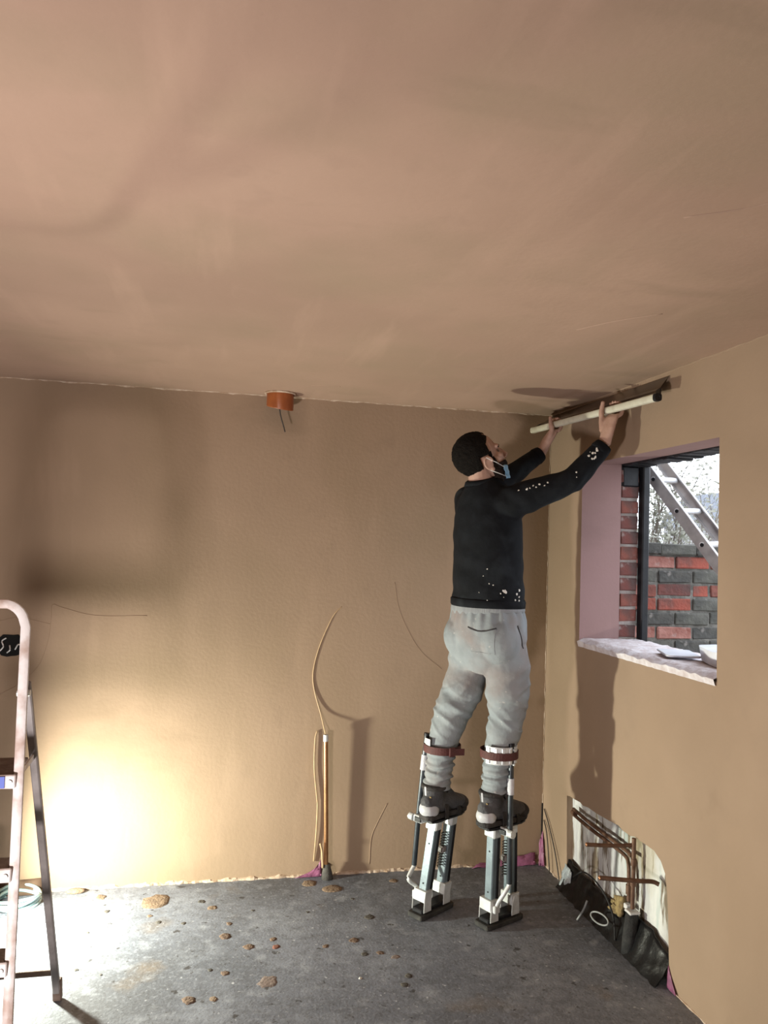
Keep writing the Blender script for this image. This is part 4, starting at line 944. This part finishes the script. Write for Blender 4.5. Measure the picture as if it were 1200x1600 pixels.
# toe straps, calf plates and straps belong to the stilts
def wrap(center, ax_, r, a0, a1, z0, z1, th, X_, Y_, n=26):
    mb = MB(); vs = []
    for i in range(n+1):
        a = a0 + (a1-a0)*i/n; d = X_*math.cos(a) + Y_*math.sin(a)
        for q, z in ((r, z0), (r, z1), (r+th, z1), (r+th, z0)): vs.append(center + d*q + UP*z)
    fs = [(i*4+k, i*4+(k+1) % 4, i*4+4+(k+1) % 4, i*4+4+k) for i in range(n) for k in range(4)] + [(3, 2, 1, 0), tuple(n*4+k for k in range(4))]
    mb.add(vs, fs); return mb
for ST, W_, X_, Y_, sd, cc_ in ((ST_L, WL, XLs, YLs, 1, V((1.078, 3.559, 0))), (ST_R, WRr, XRs, YRs, -1, V((1.308, 3.422, 0)))):
    aout = PI/2*sd                                       # outer side of the leg
    lo, hi = (.745, .812) if sd > 0 else (.735, .812)
    span = .75 if sd > 0 else 1.15
    mid = aout + (.75 if sd > 0 else -.45)
    pl_ = wrap(cc_, None, .079, mid-span, mid+span, lo, hi, .003, X_, Y_).build('calf_plate', M_ALU, ST)
    if sd < 0:
        for q in range(5):
            a = mid - .95 + q*.42; d = X_*math.cos(a)+Y_*math.sin(a)
            MB().bar(cc_ + d*.083 + UP*(lo+.003), cc_ + d*.083 + UP*(hi-.003), .014, .006, UP.cross(d)).build('plate_rib', M_ALU, pl_, bevel=.002)
    stp = wrap(cc_, None, .0835, 0, 2*PI, .748 if sd > 0 else .754, .782 if sd > 0 else .788, .004, X_, Y_, 40).build('calf_strap', M_STRAP, ST, smooth=False)
    a = (-PI/2-.35) if sd > 0 else PI/2
    d = X_*math.cos(a)+Y_*math.sin(a); tn = X_*-math.sin(a)+Y_*math.cos(a)
    MB().box(cc_ + d*.092 + UP*.765, (.03, .008, .042), (tn, d, UP)).build('buckle', M_STRAP, stp, bevel=.003)
    if sd > 0: MB().bar(cc_ + d*.092 + UP*.765, cc_ + d*.10 + tn*.06 + UP*.763, .030, .004, UP).build('strap_tail', M_STRAP, stp)
    ft = W_(0, 0, .448)
    for xx, rr_, zz in ((.055, .056, .074), (-.03, .053, .115)):
        pts = [ft + X_*xx + Y_*(rr_*math.cos(a)) + UP*(.004 + zz*math.sin(a)) for a in [PI*i/16 for i in range(17)]]
        mb = MB()
        for p, q in zip(pts, pts[1:]): mb.bar(p, q, .022, .004, X_)
        mb.build('foot_strap', M_SHOED, ST)

# ------------------------------------------------------------------ skimming blade held in both hands
sp = thing('skimming_blade', (H0+H1)/2, 'long plastering skim blade with cream tube handle held up in both hands', 'plastering tool')
MB().loft([H0, H0.lerp(H1, .5), H1], [(.0155, .0155)]*3, (0, 0, 1), 16, phase=PI/4, pw=.6).build('handle_tube', M_CREAM, sp, auto=40)
T0, T1 = V((XR-.006, 4.03, 2.448)), V((XR-.006, 2.885, 2.436))        # blade edge on the wall
L0, L1 = V((1.728, 4.02, 2.392)), V((1.768, 2.90, 2.378))
bl = MB(); vs = []; nb_ = 40
for i in range(nb_+1):
    f = i/nb_; t_ = T0.lerp(T1, f); l_ = L0.lerp(L1, f)
    for q in (0, .33, .66, 1): vs.append(l_.lerp(t_, q) + V((-1, 0, -1))*.006*math.sin(q*PI))
n0 = len(vs); vs += [v + V((.0012, 0, .0012)) for v in vs]; fs = []
for i in range(nb_):
    for k in range(3):
        q = i*4+k; fs += [(q, q+1, q+5, q+4), (n0+q+4, n0+q+5, n0+q+1, n0+q)]
bl.add(vs, fs); bl.build('blade', M_BLADE, sp, smooth=True)
MB().bar(L0, L1, .024, .010, (1, 0, .8)).build('blade_holder', M_BLADE, sp, bevel=.002)
for a, l_, s in ((H0, L0, .012), (H1, L1, -.012)):
    tv = -hdir*0.016 if a is H0 else hdir*.016
    MB().loft([a, a+tv], [.017, .016], (0, 0, 1), 16, phase=PI/4, pw=.6).build('end_cap', M_BLACKP if a is H1 else M_CREAM, sp, auto=40)
    MB().bar(a + tv*.8, l_, .022, .012, hdir).build('end_bracket', M_BLACKP, sp, bevel=.003)

# ------------------------------------------------------------------ floodlights
def flood(L, label):
    d = L['aim'].normalized(); s = L['size']; loc = L['loc']
    ld = bpy.data.lights.new('flood_light', 'AREA'); ld.shape = 'SQUARE'; ld.size = s; ld.energy = L['power']; ld.color = L['col']
    lo = bpy.data.objects.new('flood_light', ld); COL.objects.link(lo)
    lo.location = loc + d*.004; lo.rotation_euler = d.to_track_quat('-Z', 'Y').to_euler()
    t = thing('work_light', (loc.x, loc.y, 0), label, 'work light')
    sdv = d.cross(UP).normalized(); up = sdv.cross(d)
    MB().box(loc - d*.025, (s*1.25, s*1.15, .04), (sdv, up, d)).build('housing', M_LAMPH, t, bevel=.005)
    for k in (-1, 1):
        MB().bar(loc - d*.03 + sdv*k*s*.68, V((loc.x, loc.y, 0)) - d.to_2d().to_3d()*.03 + sdv*k*s*.68, .018, .005, d).build('stand_arm', M_LAMPH, t)
        MB().bar(V((loc.x, loc.y, .008)) + sdv*k*s*.68 - d.to_2d().to_3d().normalized()*.13, V((loc.x, loc.y, .008)) + sdv*k*s*.68 + d.to_2d().to_3d().normalized()*.10, .016, .016, UP).build('stand_foot', M_LAMPH, t)
flood(LAMP_A, 'black work floodlight on the floor left of the camera')
flood(LAMP_B, 'black work floodlight on the floor left of the stepladder')
